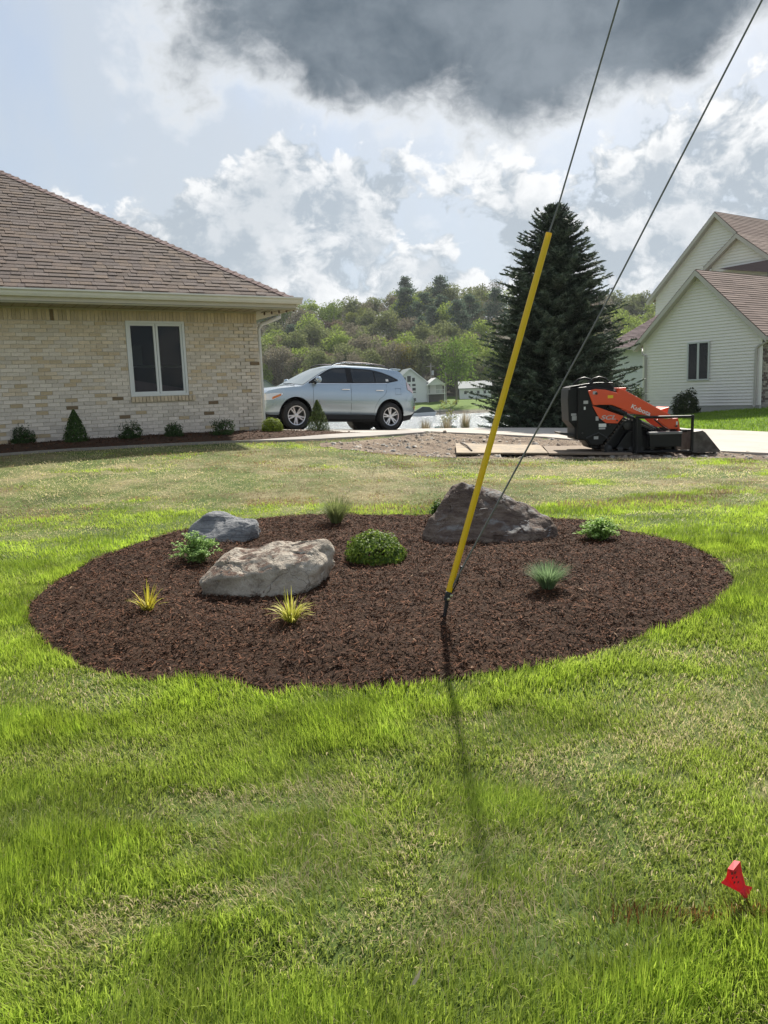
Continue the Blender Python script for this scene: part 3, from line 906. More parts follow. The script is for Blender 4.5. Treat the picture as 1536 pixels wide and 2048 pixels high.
# narrow double window
wx0, wx1, wz0, wz1 = -3.03, -2.06, 1.11, 2.61
w2 = MB(); t = .06
for (a, b, c, d) in ((wx0, wx1, wz0, wz0 + t), (wx0, wx1, wz1 - t, wz1), (wx0, wx0 + t, wz0 + t, wz1 - t), (wx1 - t, wx1, wz0 + t, wz1 - t), ((wx0 + wx1) / 2 - .045, (wx0 + wx1) / 2 + .045, wz0 + t, wz1 - t)):
    w2.box(((a + b) / 2, -.045, (c + d) / 2), (b - a, .08, d - c))
wo = w2.build("window", mat("window_frame_grey", (.50, .51, .52), .5), house2, bevel=.004)
for a, b in ((wx0 + t, (wx0 + wx1) / 2 - .045), ((wx0 + wx1) / 2 + .045, wx1 - t)):
    MB().box(((a + b) / 2, -.056, (wz0 + wz1) / 2), (b - a + .004, .01, wz1 - wz0 - 2 * t + .004)).build("pane", glass_dark, wo)
# lantern on the brick side
MB().box((.09, .9, 2.05), (.14, .14, .34)).box((.09, .9, 2.25), (.18, .18, .05)).box((.03, .9, 1.95), (.06, .06, .3)).build("wall_lantern", mat("black_metal", (.012, .012, .013), .45), house2)
# main block gable
MO = 7.6
ax, az_ = pl(1437, 424, MO); lx, lz = pl(1312, 602, MO)
mx0, mx1 = lx, 2 * ax - lx
mzw = lz + .25
siding(gable(mx0, mx1, mzw, az_ - .12, ax), 2.4, az_ - .12, MO, .135)
MB().box(((mx0 + mx1) / 2, MO + 3.6, mzw / 2), (mx1 - mx0 - .02, 7, mzw)).build("wall", side_m, house2)
gable_roof(mx0, ax, mx1, mzw, az_ - .12, MO - .33, MO + 8)
# dormer gable in front of the main block
DO = 6.4
dxa, dza = pl(1480, 466, DO); dlx, dlz = pl(1414, 538, DO)
siding(gable(dlx + .25, 2 * dxa - dlx - .25, dlz + .15, dza - .12, dxa), 4.6, dza - .12, DO, .135)
oh = .25
gable_roof(dlx + .25, dxa, 2 * dxa - dlx - .25, dlz + .15, dza - .12, DO - .3, DO + 3.5)
# roof slope below the dormer, its shadow put into the dark colour
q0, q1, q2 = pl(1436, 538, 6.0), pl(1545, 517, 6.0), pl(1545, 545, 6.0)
MB().add([(q0[0], 6.0, q0[1]), (q1[0], 6.15, q1[1]), (q2[0], 5.7, q2[1]), (q0[0], 6.3, q0[1]), (q1[0], 6.45, q1[1]), (q2[0], 6.0, q2[1])], [(0, 1, 2), (3, 5, 4), (0, 1, 4, 3), (1, 2, 5, 4), (2, 0, 3, 5)]).build("roof", mat("far_shingle_shaded", (.12, .085, .08), .9, var=.2), house2)
# low wing to the left
wing_shade = mat("wing_siding_shaded", (.60, .63, .64), .55, var=.06)  # bluish shade on the wing put into its siding colour
siding(lambda z: (-9.3, -5.0), -.3, 2.75, 3.0, .12, "siding", wing_shade)
MB().box((-7.1, 5.6, 1.2), (4.3, 5.0, 3.1)).build("wall", wing_shade, house2)
ez = 2.78
slope_roof("roof", (-9.75, 2.55, ez), (-4.5, 2.55, ez), (-4.5, 6.2, ez + 2.5), (-7.0, 6.2, ez + 2.5), (.17, .125, .125))
MB().box((-7.1, 2.52, ez - .06), (5.2, .1, .13)).build("gutter", trim2, house2)
# ------------------------------------------------------------------ parked car
paint = mat("ice_blue_paint", (.35, .425, .49), .27, metal=.7, coat=1.0, var=.03, scale=2)
black_pl = mat("black_plastic", (.009, .009, .010), .55, spec=.3, var=.2, scale=20)
rubber = mat("tyre_rubber", (.016, .016, .016), .8, var=.2, scale=30)
alloy = mat("alloy", (.58, .58, .60), .3, metal=.85)
chrome = mat("chrome", (.75, .76, .78), .15, metal=1.0)
carglass = mat("car_glass", (.012, .016, .020), .04, spec=.6)
ws_glass = mat("windscreen_glass", (.21, .25, .26), .06, spec=.7)
seam_m = mat("seam_dark", (.02, .025, .03), .7)
fw, rw = aty(590, 862, 19.4), aty(780, 862, 20.8)
caz = math.atan2(rw[1] - fw[1], rw[0] - fw[0])
_cx = np.array([cos(caz), sin(caz), 0]); _cy = np.array([-sin(caz), cos(caz), 0])
car0 = fw + _cy * .80
_rz = tz(*(car0 + _cx * 2.715)[:2]) + .03; _fz = tz(*car0[:2]) + .03
car = empty("parked_car", (car0[0], car0[1], _fz), caz, "light blue crossover car parked on the concrete drive behind the brick house corner", "car")
car.rotation_euler = (0, -math.atan2(_rz - _fz, 2.715), caz)
def interp(tab): 
    X_, Y_ = [a for a, b in tab], [b for a, b in tab]
    return lambda x: float(np.interp(x, X_, Y_))
ztop = interp([(-.93, .60), (-.90, .76), (-.84, .88), (-.70, .985), (-.45, 1.05), (-.1, 1.10), (.16, 1.13), (.36, 1.25), (.60, 1.40), (.82, 1.525), (1.0, 1.605), (1.2, 1.655), (1.5, 1.685), (1.9, 1.688), (2.3, 1.685), (2.7, 1.67), (3.05, 1.64), (3.13, 1.60), (3.22, 1.46), (3.35, 1.20), (3.45, 1.0), (3.50, .86), (3.58, .80), (3.62, .68), (3.62, .6)])
zbot = interp([(-.93, .46), (-.86, .40), (-.6, .37), (3.1, .37), (3.45, .42), (3.62, .50)])
plan = interp([(-.93, .66), (-.88, .78), (-.78, .87), (-.6, .93), (-.3, .975), (.1, 1.0), (2.7, 1.0), (3.0, .985), (3.25, .955), (3.42, .91), (3.54, .85), (3.62, .74)])
vprof = interp([(.1, .80), (.37, .865), (.45, .885), (.60, .905), (.75, .912), (.90, .908), (1.02, .895), (1.10, .87), (1.17, .845), (1.35, .775), (1.52, .70), (1.60, .655), (1.70, .60)])
def CW(x, z): return plan(x) * vprof(z)
crown = interp([(-.93, .03), (.1, .05), (1.0, .075), (3.1, .075), (3.3, .05), (3.62, .03)])
xs = sorted(set([-.93, -.915, -.90, -.87, -.84, -.80, -.75] + list(np.arange(-.70, 3.05, .075)) + [3.05, 3.08, 3.11, 3.15, 3.2, 3.27, 3.35, 3.4, 3.45, 3.5, 3.54, 3.58, 3.605, 3.62]))
NS, NTp = 15, 7
def section(x):
    zb, zt = zbot(x), ztop(x)
    ze = max(zb + .05, zt - crown(x))
    P = [(x, CW(x, z) - (.02 if i == 0 else 0), z) for i, z in enumerate(np.linspace(zb, ze, NS))]
    w = P[-1][1]
    for k in range(1, NTp + 1):
        a = k / NTp
        yy = w * (1 - a)
        P.append((x, yy, ze + (zt - ze) * (1 - (1 - a) ** 2.2)))
    return P
secs = [section(x) for x in xs]
bm = bmesh.new()
rings = []
for S in secs:
    half = [bm.verts.new((p[0], -p[1], p[2])) for p in S]
    other = [bm.verts.new((p[0], p[1], p[2])) for p in S[:-1]]
    rings.append(half + other[::-1])
n_ = len(rings[0])
for a, b in zip(rings, rings[1:]):
    for k in range(n_): bm.faces.new((a[k], a[(k + 1) % n_], b[(k + 1) % n_], b[k]))
bm.faces.new(rings[0][::-1]); bm.faces.new(rings[-1])
bmesh.ops.recalc_face_normals(bm, faces=bm.faces)
bme = bpy.data.meshes.new("body"); bm.to_mesh(bme); bm.free()
bme.materials.append(paint)
cut = MB()
for wx in (0, 2.715):
    for s in (-1, 1):
        cut.v, cut.f, cut.c = (cut.v, cut.f, cut.c)
        ring0 = [(wx + .435 * cos(a), s * .50, .385 + .435 * sin(a)) for a in np.linspace(0, 2 * pi, 40, endpoint=False)]
        ring1 = [(p[0], s * 1.3, p[2]) for p in ring0]
        cut.add(ring0 + ring1, [tuple(range(40)), tuple(range(79, 39, -1))] + [(i, i + 40, (i + 1) % 40 + 40, (i + 1) % 40) for i in range(40)])
cutme = cut.mesh("arch_cutter", black_pl)
tmp = bpy.data.objects.new("tmp_body", bme); tc_ = bpy.data.objects.new("tmp_cut", cutme)
COL.objects.link(tmp); COL.objects.link(tc_)
md = tmp.modifiers.new("cut", 'BOOLEAN'); md.operation = 'DIFFERENCE'; md.object = tc_; md.solver = 'EXACT'
dg = bpy.context.evaluated_depsgraph_get()
body_me = bpy.data.meshes.new_from_object(tmp.evaluated_get(dg))
bpy.data.objects.remove(tmp); bpy.data.objects.remove(tc_)
body_me.name = "body"
for p in body_me.polygons: p.use_smooth = True
body_me.set_sharp_from_angle(angle=rad(32))
body = link("body", body_me, car)
def sp(x, z, off=.004): return (x, -(CW(x, z) + off), z)
def side_panel(name, x0, x1, lo, hi, m, parent=car, off=.005, n=18, rows=4, both=True):
    first = None
    for sgn in ((1, -1) if both else (1,)):
        mb = MB()
        vs, fs = [], []
        X_ = np.linspace(x0, x1, n)
        for x in X_:
            a, b = lo(x), hi(x)
            for r in range(rows + 1):
                z = a + (b - a) * r / rows
                p = sp(x, z, off); vs.append((p[0], p[1] * sgn, p[2]))
        for i in range(n - 1):
            for r in range(rows):
                k = i * (rows + 1) + r
                fs.append((k, k + rows + 1, k + rows + 2, k + 1))
        mb.add(vs, fs)
        o = mb.build(name, m, parent, smooth=True)
        first = first or o
    return first
belt = interp([(.3, 1.165), (1.5, 1.195), (2.6, 1.235), (2.99, 1.31)])
wtop = interp([(.36, 1.175), (.55, 1.285), (.80, 1.43), (1.0, 1.525), (1.15, 1.555), (1.5, 1.57), (1.9, 1.56), (2.2, 1.55), (2.5, 1.495), (2.8, 1.40), (2.99, 1.312)])
side_panel("window_surround", .36, 2.99, lambda x: belt(x) - .012, lambda x: wtop(x) + .018, black_pl, off=.004, n=40)
side_panel("front_window", .52, 1.44, lambda x: belt(x) + .014, lambda x: max(wtop(x) - .012, belt(x) + .016), carglass, off=.009)
side_panel("rear_window", 1.60, 2.26, lambda x: belt(x) + .014, lambda x: wtop(x) - .012, carglass, off=.009)
side_panel("quarter_window", 2.29, 2.90, lambda x: belt(x) + .016, lambda x: max(wtop(x) - .014, belt(x) + .018), carglass, off=.009)
side_panel("belt_moulding", .40, 2.62, lambda x: belt(x) - .026, lambda x: belt(x) - .008, chrome, off=.007, rows=1)
# windscreen
def top_panel(name, x0, x1, inset, m, lift=.006, n=10):
    vs, fs = [], []
    cols_ = 14
    for x in np.linspace(x0, x1, n):
        S = section(x); w = S[NS - 1][1] - inset; ze, zt = S[NS - 1][2], S[-1][2]
        for k in range(cols_ + 1):
            y = -w + 2 * w * k / cols_
            a = 1 - abs(y) / max(S[NS - 1][1], 1e-3)
            vs.append((x - lift * .6, y, ze + (zt - ze) * (1 - (1 - a) ** 2.2) + lift))
    for i in range(n - 1):
        for k in range(cols_):
            j = i * (cols_ + 1) + k
            fs.append((j, j + 1, j + cols_ + 2, j + cols_ + 1))
    return MB().add(vs, fs).build(name, m, car, smooth=True)
top_panel("windscreen", .20, .96, .055, ws_glass)
top_panel("rear_screen", 3.17, 3.38, .10, carglass)
MB().prism([(2.93, 1.635), (3.18, 1.625), (3.21, 1.60), (3.12, 1.57), (2.93, 1.57)], -.60, .60, 'y').build("spoiler", paint, car, bevel=.012)
# sills and underside
ub = MB()
ub.prism([(-.72, .20), (-.9, .44), (-.55, .50), (3.2, .50), (3.56, .50), (3.40, .28), (3.1, .22)], -.76, .76, 'y')
ub.build("underbody", black_pl, car)
for sgn in (-1, 1):
    MB().box((1.36, sgn * .835, .335), (1.80, .07, .13)).build("sill", black_pl, car, bevel=.015)
for wx in (0, 2.715):
    for sgn in (-1, 1):
        MB().lathe([(.43, sgn * .845), (.43, sgn * .52), (.05, sgn * .515)], (wx, 0, .385), 'y', 32).build("arch_liner", black_pl, car)
# seams
def seam(name, pts, r=.0035):
    for sgn in (1, -1):
        MB().tube([(p[0], p[1] * sgn, p[2]) for p in (sp(x, z, .001) for x, z in pts)], r, 5).build(name, seam_m, car)
seam("door_seam", [(.46, z) for z in np.linspace(1.15, .42, 10)])
seam("door_seam", [(1.53, z) for z in np.linspace(1.18, .42, 10)])
seam("door_seam", [(2.60, 1.2), (2.58, 1.0), (2.50, .90), (2.36, .80), (2.25, .62), (2.21, .42)])
seam("door_seam", [(x, .415) for x in np.linspace(.46, 2.21, 14)])
seam("fuel_flap", [(2.86, .94), (2.86, 1.10), (3.03, 1.10), (3.03, .94), (2.86, .94)], .004)
side_panel("side_moulding", .62, 2.28, lambda x: .70, lambda x: .745, paint, off=.022, rows=2)
for hx in (1.36, 2.36):
    for sgn in (-1, 1):
        y = sgn * (CW(hx, 1.02) + .028)
        MB().tube([(hx - .11, y * .985, 1.03), (hx - .06, y, 1.035), (hx + .08, y, 1.035), (hx + .12, y * .985, 1.03)], [.010, .016, .016, .010], 8).build("door_handle", chrome, car, smooth=True)
# mirrors
for sgn in (-1, 1):
    y = sgn * (CW(.52, 1.2) + .14)
    mm = MB().lathe([(.001, -.10), (.06, -.095), (.085, -.04), (.085, .03), (.05, .09), (.001, .10)], (0, 0, 0), 'y', 16)
    o = mm.build("wing_mirror", paint, car, smooth=True, loc=(.56, y, 1.245)); o.scale = (.75, 1.05, 1.0)
    MB().tube([(.55, sgn * CW(.52, 1.16), 1.175), (.55, y, 1.19)], .022, 6).build("mirror_arm", black_pl, car)
# lamps
hl = side_panel("headlight", -.80, -.36, lambda x: np.interp(x, [-.80, -.6, -.36], [.72, .735, .86]), lambda x: np.interp(x, [-.80, -.6, -.36], [.86, .895, .90]), mat("lamp_lens", (.62, .64, .66), .12, metal=.3, spec=.7), off=.012, n=10)
side_panel("indicator", -.62, -.40, lambda x: np.interp(x, [-.62, -.40], [.742, .835]), lambda x: np.interp(x, [-.62, -.40], [.80, .885]), mat("amber_lens", (.55, .18, .05), .2), hl, off=.018, n=5)
side_panel("tail_light", 3.26, 3.46, lambda x: np.interp(x, [3.26, 3.46], [1.08, .98]), lambda x: np.interp(x, [3.26, 3.34, 3.46], [1.30, 1.20, 1.02]), mat("tail_lens", (.60, .50, .52), .12, spec=.7), off=.014, n=8)
side_panel("side_marker", 3.50, 3.58, lambda x: .56, lambda x: .64, mat("marker_amber", (.42, .22, .10), .3), off=.006, n=4)
side_panel("bumper_crease", 3.2, 3.60, lambda x: .79, lambda x: .815, paint, off=.02, rows=1, n=8)
# roof rails
for sgn in (-1, 1):
    MB().tube([(1.10, sgn * .60, 1.635), (1.25, sgn * .60, 1.70), (1.5, sgn * .60, 1.73), (2.2, sgn * .59, 1.725), (2.65, sgn * .575, 1.69), (2.85, sgn * .565, 1.62)], .017, 8).build("roof_rail", mat("rail_dark", (.05, .04, .05), .3, metal=.6), car, smooth=True)
MB().tube([(.10, -.55, 1.13), (.17, -.2, 1.16), (.16, .25, 1.17)], .010, 6).build("wiper", black_pl, car)
MB().add([sp(2.60, 1.27, .012), sp(2.68, 1.275, .012), sp(2.68, 1.335, .012), sp(2.60, 1.33, .012)], [(0, 1, 2, 3)]).build("sticker", mat("paper_white", (.7, .7, .68), .7), car)
# wheels
def wheel(x, sgn, parent):
    w = empty("wheel", (x, sgn * .80, .362)); w.parent = parent
    w.rotation_euler = (0, random.uniform(0, 1.2), 0 if sgn < 0 else pi)
    MB().lathe([(.225, .10), (.27, .115), (.335, .105), (.36, .06), (.362, 0), (.36, -.06), (.335, -.105), (.27, -.115), (.235, -.11), (.225, -.10)], (0, 0, 0), 'y', 40).build("tyre", rubber, w, smooth=True)
    rm = MB().lathe([(.232, -.105), (.238, -.112), (.222, -.108), (.212, -.09), (.208, -.02), (.208, .08)], (0, 0, 0), 'y', 40)
    rm.lathe([(.001, -.094), (.045, -.09), (.06, -.07), (.06, .03)], (0, 0, 0), 'y', 20)
    for k in range(5):
        for d in (-.17, .17):
            a = 2 * pi * k / 5
            c0, c1 = a + d * 1.1, a + d
            p0 = Vector((.04 * cos(c0), -.082, .04 * sin(c0))); p1 = Vector((.215 * cos(c1), -.092, .215 * sin(c1)))
            t = (p1 - p0).normalized().cross(Vector((0, 1, 0)))
            q = [p0 + t * .018, p0 - t * .018, p1 - t * .015, p1 + t * .015]
            rm.add(q + [v + Vector((0, .05, 0)) for v in q], [(0, 1, 2, 3), (4, 5, 6, 7), (0, 1, 5, 4), (1, 2, 6, 5), (2, 3, 7, 6), (3, 0, 4, 7)])
    rm.build("rim", alloy, w, smooth=True)
    MB().lathe([(.001, .0), (.20, .0), (.205, .05)], (0, 0, 0), 'y', 30).build("brake_disc", mat("brake_dark", (.035, .033, .032), .5, metal=.5), w)
for x in (0, 2.715):
    for sgn in (-1, 1): wheel(x, sgn, car)

# ------------------------------------------------------------------ compact track loader
orange = mat("loader_orange", (.72, .075, .015), .38, var=.06, scale=3, coat=.25)
lblack = mat("loader_black", (.007, .0075, .008), .5, spec=.3, var=.25, scale=8)
lgrey = mat("loader_grey", (.03, .03, .03), .55, var=.25, scale=12)
worn = mat("worn_steel", (.10, .092, .085), .5, metal=.4, var=.3, scale=8, col2=(.05, .042, .038))
decal_w = mat("decal_white", (.72, .72, .70), .6)
decal_y = mat("decal_yellow", (.75, .52, .02), .6)
Lp = G(1273, 911)
Ly = Lp[1] + .42
loader = empty("track_loader", (Lp[0] * Ly / Lp[1] * .985, Ly, tz(Lp[0], Lp[1]) + .035), rad(-2), "orange and black compact track loader with its bucket lowered, parked on plywood", "loader")
loader.rotation_euler = (0, rad(.6), rad(-2))
def Q(px, py): return ((px - 740) / 431, (728 - py) / 431)
def plate(name, poly, y0, y1, m, bevel=.008, parent=loader):
    return MB().prism([Q(*p) for p in poly], y0, y1, 'y').build(name, m, parent, bevel=bevel)
plate("engine_cover", [(200, 222), (330, 205), (420, 215), (560, 240), (600, 300), (620, 470), (500, 590), (440, 655), (360, 655), (335, 622), (250, 612), (250, 520), (205, 470), (195, 300)], -.33, .33, lblack, .02)
sp_ = plate("side_panel", [(268, 214), (330, 207), (345, 240), (375, 352), (420, 450), (480, 490), (596, 478), (505, 590), (445, 655), (362, 650), (338, 620), (262, 600)], -.43, -.33, lblack, .015)
plate("side_panel", [(268, 214), (330, 207), (345, 240), (375, 352), (420, 450), (480, 490), (596, 478), (505, 590), (445, 655), (362, 650), (338, 620), (262, 600)], .33, .43, lblack, .015)
plate("control_panel", [(200, 215), (235, 200), (520, 178), (565, 255), (480, 240), (330, 212)], -.30, .30, lblack, .015)
arm_poly = [(338, 240), (395, 228), (470, 235), (562, 262), (568, 222), (600, 235), (850, 375), (965, 437), (985, 466), (860, 445), (700, 425), (520, 352), (430, 348), (378, 352)]
arm = plate("lift_arm", arm_poly, -.45, -.38, orange, .012)
plate("lift_arm", arm_poly, .38, .45, orange, .012)
blade = plate("side_fairing", [(372, 354), (430, 372), (612, 440), (566, 493), (478, 488), (425, 448)], -.448, -.43, orange, .006)
plate("side_fairing", [(372, 354), (430, 372), (612, 440), (566, 493), (478, 488), (425, 448)], .43, .448, orange, .006)
plate("arm_bridge", [(566, 224), (636, 222), (628, 262), (600, 300), (570, 270)], -.38, .38, orange, .01)
for a, b in ((-.42, -.36), (.36, .42)):
    plate("arm_end", [(866, 470), (1028, 464), (1046, 548), (960, 545), (905, 505)], a, b, orange, .01)
    plate("coupler_link", [(1028, 545), (1044, 545), (1054, 678), (1034, 678)], a, b, orange, .005)
plate("arm_crossmember", [(890, 402), (975, 378), (962, 432), (930, 425)], -.30, .36, orange, .008)
def cyl(name, a, b, y, r, m):
    (x0, z0), (x1, z1) = Q(*a), Q(*b)
    return MB().tube([(x0, y, z0), (x1, y, z1)], r, 12).build(name, m, loader, smooth=True)
for y in (-.40, .40):
    c_ = cyl("lift_cylinder", (495, 365), (630, 425), y - .035 * np.sign(y) * -1, .045, lblack)
    cyl("cylinder_rod", (630, 425), (860, 545), y, .022, lgrey)
    cyl("tilt_cylinder", (720, 470), (900, 555), y * .6, .04, lblack)
# hoops over the controls
def hoop(name, pts, y, r=.018):
    return MB().tube([(Q(*p)[0], y, Q(*p)[1]) for p in pts], r, 8).build(name, lblack, loader, smooth=True)
for y, dxp in ((-.26, 0), (.10, -80)):
    hoop("grab_hoop", [(350 + dxp, 215), (362 + dxp, 180), (395 + dxp, 150), (440 + dxp, 138), (485 + dxp, 150), (520 + dxp, 182), (545 + dxp, 220), (562 + dxp, 258)], y)
hoop("hand_bar", [(240, 205), (330, 190), (430, 182), (540, 186)], -.30, .012)
for px in (405, 455, 490):
    MB().tube([(Q(px, 200)[0], -.1, Q(px, 200)[1]), (Q(px + 6, 165)[0], -.1, Q(px + 6, 165)[1])], [.012, .018], 8).build("control_lever", lblack, loader)
# hydraulic hoses
for (pa, pb, pc, yy) in (((560, 400), (640, 470), (700, 520), -.36), ((600, 390), (690, 450), (790, 540), -.34), ((860, 470), (930, 530), (985, 560), -.30), ((330, 600), (420, 560), (500, 610), -.445), ((700, 440), (800, 500), (930, 560), .30)):
    MB().tube([(Q(*pa)[0], yy, Q(*pa)[1]), (Q(*pb)[0], yy - .02, Q(*pb)[1]), (Q(*pc)[0], yy, Q(*pc)[1])], .013, 7).build("hose", lgrey, loader, smooth=True)
for (px, py, r_) in ((400, 262, .022), (960, 448, .02), (620, 432, .03), (1010, 525, .018), (505, 500, .016), (300, 560, .014), (560, 470, .014)):
    x_, z_ = Q(px, py)
    MB().lathe([(.001, -.475), (r_, -.472), (r_, -.44)], (x_, 0, z_), 'y', 8).build("pivot_pin", lgrey, loader)
# tracks
def track(y0, y1):
    t = empty("track"); t.parent = loader
    pts = [Q(*p) for p in [(505, 716), (478, 706), (466, 680), (480, 648), (590, 505), (615, 478), (650, 468), (690, 478), (860, 560), (990, 640), (1012, 672), (1008, 704), (985, 716)]]
    P = catmull(pts, 5)
    c = P.mean(0)
    mb = MB(); nP = len(P)
    tg = np.roll(P, -1, 0) - np.roll(P, 1, 0); tg /= np.linalg.norm(tg, axis=1)[:, None]
    nrm = np.stack([tg[:, 1], -tg[:, 0]], 1)
    if ((P - c) * nrm).sum() < 0: nrm = -nrm
    vs = []
    for p, n in zip(P, nrm):
        for q in (p, p - n * .028): vs += [(q[0], y0, q[1]), (q[0], y1, q[1])]
    fs = []
    for i in range(nP):
        a, b = i * 4, ((i + 1) % nP) * 4
        fs += [(a, a + 1, b + 1, b), (a + 2, b + 2, b + 3, a + 3), (a, b, b + 2, a + 2), (a + 1, a + 3, b + 3, b + 1)]
    mb.add(vs, fs)
    mb.build("belt", rubber, t)
    # lugs at even spacing
    seg = np.linalg.norm(np.roll(P, -1, 0) - P, axis=1); tot = seg.sum(); cum = np.concatenate([[0], np.cumsum(seg)])
    lug = MB()
    for s in np.arange(0, tot, .062):
        k = min(int(np.searchsorted(cum, s, 'right') - 1), nP - 1); f = (s - cum[k]) / seg[k]
        p = P[k] * (1 - f) + P[(k + 1) % nP] * f; n = nrm[k]; d = tg[k]
        q = [p + d * .016, p - d * .016, p - d * .011 + n * .022, p + d * .011 + n * .022]
        lug.add([(a[0], y0 + .01, a[1]) for a in q] + [(a[0], y1 - .01, a[1]) for a in q], [(0, 1, 2, 3), (7, 6, 5, 4), (0, 4, 5, 1), (1, 5, 6, 2), (2, 6, 7, 3), (3, 7, 4, 0)])
    lug.build("tread", mat("tread_dusty", (.075, .058, .042), .9, var=.3, scale=20), t)
    for (px, py, r) in ((650, 508, .085), (505, 685, .065), (600, 694, .05), (680, 694, .05), (760, 694, .05), (840, 694, .05), (965, 680, .07)):
        x, z = Q(px, py)
        MB().lathe([(.001, y0 + .03), (r * .5, y0 + .03), (r, y0 + .05), (r, y1 - .05), (r * .5, y1 - .03), (.001, y1 - .03)], (x, 0, z), 'y', 16).build("roller", lgrey, t, smooth=True)
    plate("track_frame", [(560, 690), (650, 560), (700, 560), (900, 650), (930, 690)], y0 + .05, y1 - .05, lblack, .01, t)
track(-.45, -.22); track(.22, .45)
plate("chassis", [(440, 640), (620, 470), (860, 520), (1020, 600), (1020, 690), (470, 690)], -.20, .20, lblack, .01)
plate("mast_plate", [(676, 445), (742, 470), (745, 722), (684, 722)], -.50, -.455, lblack, .006)
bx_ = plate("tool_box", [(788, 566), (1030, 566), (1030, 676), (795, 676)], -.62, -.46, lblack, .01)
plate("box_lid", [(786, 562), (1032, 562), (1032, 580), (786, 580)], -.63, -.455, mat("lid_grey", (.16, .16, .165), .4, var=.1), .005, bx_)
g_ = empty("side_guard"); g_.parent = loader
def gbar(name, pts, r=.02): MB().tube([(Q(*p)[0], -.56, Q(*p)[1]) for p in pts], r, 8).build(name, lblack, g_, smooth=True)
gbar("rail", [(686, 450), (1126, 452)], .024); gbar("upright", [(1115, 440), (1116, 722)], .027); gbar("upright", [(694, 450), (700, 722)], .02)
gbar("foot_bar", [(690, 710), (1120, 714)], .022); gbar("brace", [(1030, 556), (1116, 556)], .018)
for yy in (-.30, .30):
    plate("tilt_link", [(985, 545), (1110, 552), (1112, 575), (985, 580)], yy - .03, yy + .03, lblack, .005)
# bucket
bk = empty("bucket"); bk.parent = loader
bp_ = [(1128, 568), (1192, 560), (1216, 576), (1332, 716), (1322, 726), (1128, 726)]
plate("side_plate", bp_, -.56, -.545, worn, .003, bk); plate("side_plate", bp_, .545, .56, worn, .003, bk)
plate("back_plate", [(1128, 568), (1140, 568), (1140, 724), (1128, 724)], -.545, .545, worn, 0, bk)
plate("floor_plate", [(1140, 712), (1325, 716), (1332, 724), (1140, 726)], -.545, .545, worn, 0, bk)
plate("top_lip", [(1140, 568), (1192, 560), (1200, 570), (1142, 582)], -.545, .545, worn, 0, bk)
plate("rear_platform", [(140, 555), (252, 572), (252, 594), (146, 572)], -.28, .28, lgrey, .004)
plate("lower_guard", [(360, 655), (440, 655), (440, 688), (375, 682)], -.28, .28, lblack, .006)
# decals and lettering
def decal(px0, py0, px1, py1, m, y=-.4335):
    (x0, z0), (x1, z1) = Q(px0, py1), Q(px1, py0)
    MB().add([(x0, y, z0), (x1, y, z0), (x1, y, z1), (x0, y, z1)], [(0, 1, 2, 3)]).build("decal", m, loader, fixn=False)
dec_g = mat("decal_grey", (.42, .42, .42), .6)
decal(306, 314, 341, 338, dec_g); decal(309, 360, 322, 383, decal_w); decal(228, 430, 273, 464, dec_g, -.3335); decal(222, 410, 262, 428, dec_g, -.3335); decal(400, 436, 422, 468, dec_g); decal(424, 492, 481, 518, decal_w); decal(388, 588, 422, 610, dec_g)
decal(426, 522, 474, 535, dec_g)
decal(487, 278, 528, 300, decal_y, -.4535); decal(374, 245, 402, 268, dec_g, -.4535); decal(1012, 490, 1026, 515, decal_w, -.4235); decal(608, 405, 628, 428, dec_g, -.4635)
def letters(name, txt, px, py, hpx, wpx, ang, y, m, parent, shear=0.0):
    cu = bpy.data.curves.new(name, 'FONT'); cu.body = txt; cu.size = 1.0; cu.shear = shear; cu.extrude = .0; cu.offset = .02
    t = bpy.data.objects.new(name, cu); COL.objects.link(t)
    bpy.context.view_layer.update()
    me = bpy.data.meshes.new_from_object(t.evaluated_get(bpy.context.evaluated_depsgraph_get()))
    bpy.data.objects.remove(t)
    co_ = np.array([v.co[:2] for v in me.vertices]); mn, mx = co_.min(0), co_.max(0)
    sxx, szz = wpx / 431 / (mx[0] - mn[0]), hpx / 431 / (mx[1] - mn[1])
    x0, z0 = Q(px, py)
    for v in me.vertices:
        a, b = (v.co.x - mn[0]) * sxx, (v.co.y - mn[1]) * szz
        v.co = (x0 + a * cos(ang) - b * sin(ang), y, z0 + a * sin(ang) + b * cos(ang))
    me.materials.clear(); me.materials.append(m)
    return link(name, me, parent)
letters("lettering", "Kubota", 662, 378, 34, 160, rad(-24.5), -.4525, decal_w, arm)
letters("lettering", "SCL", 436, 461, 34, 116, rad(-1), -.4505, mat("decal_silver", (.45, .43, .42), .5), blade, .3)
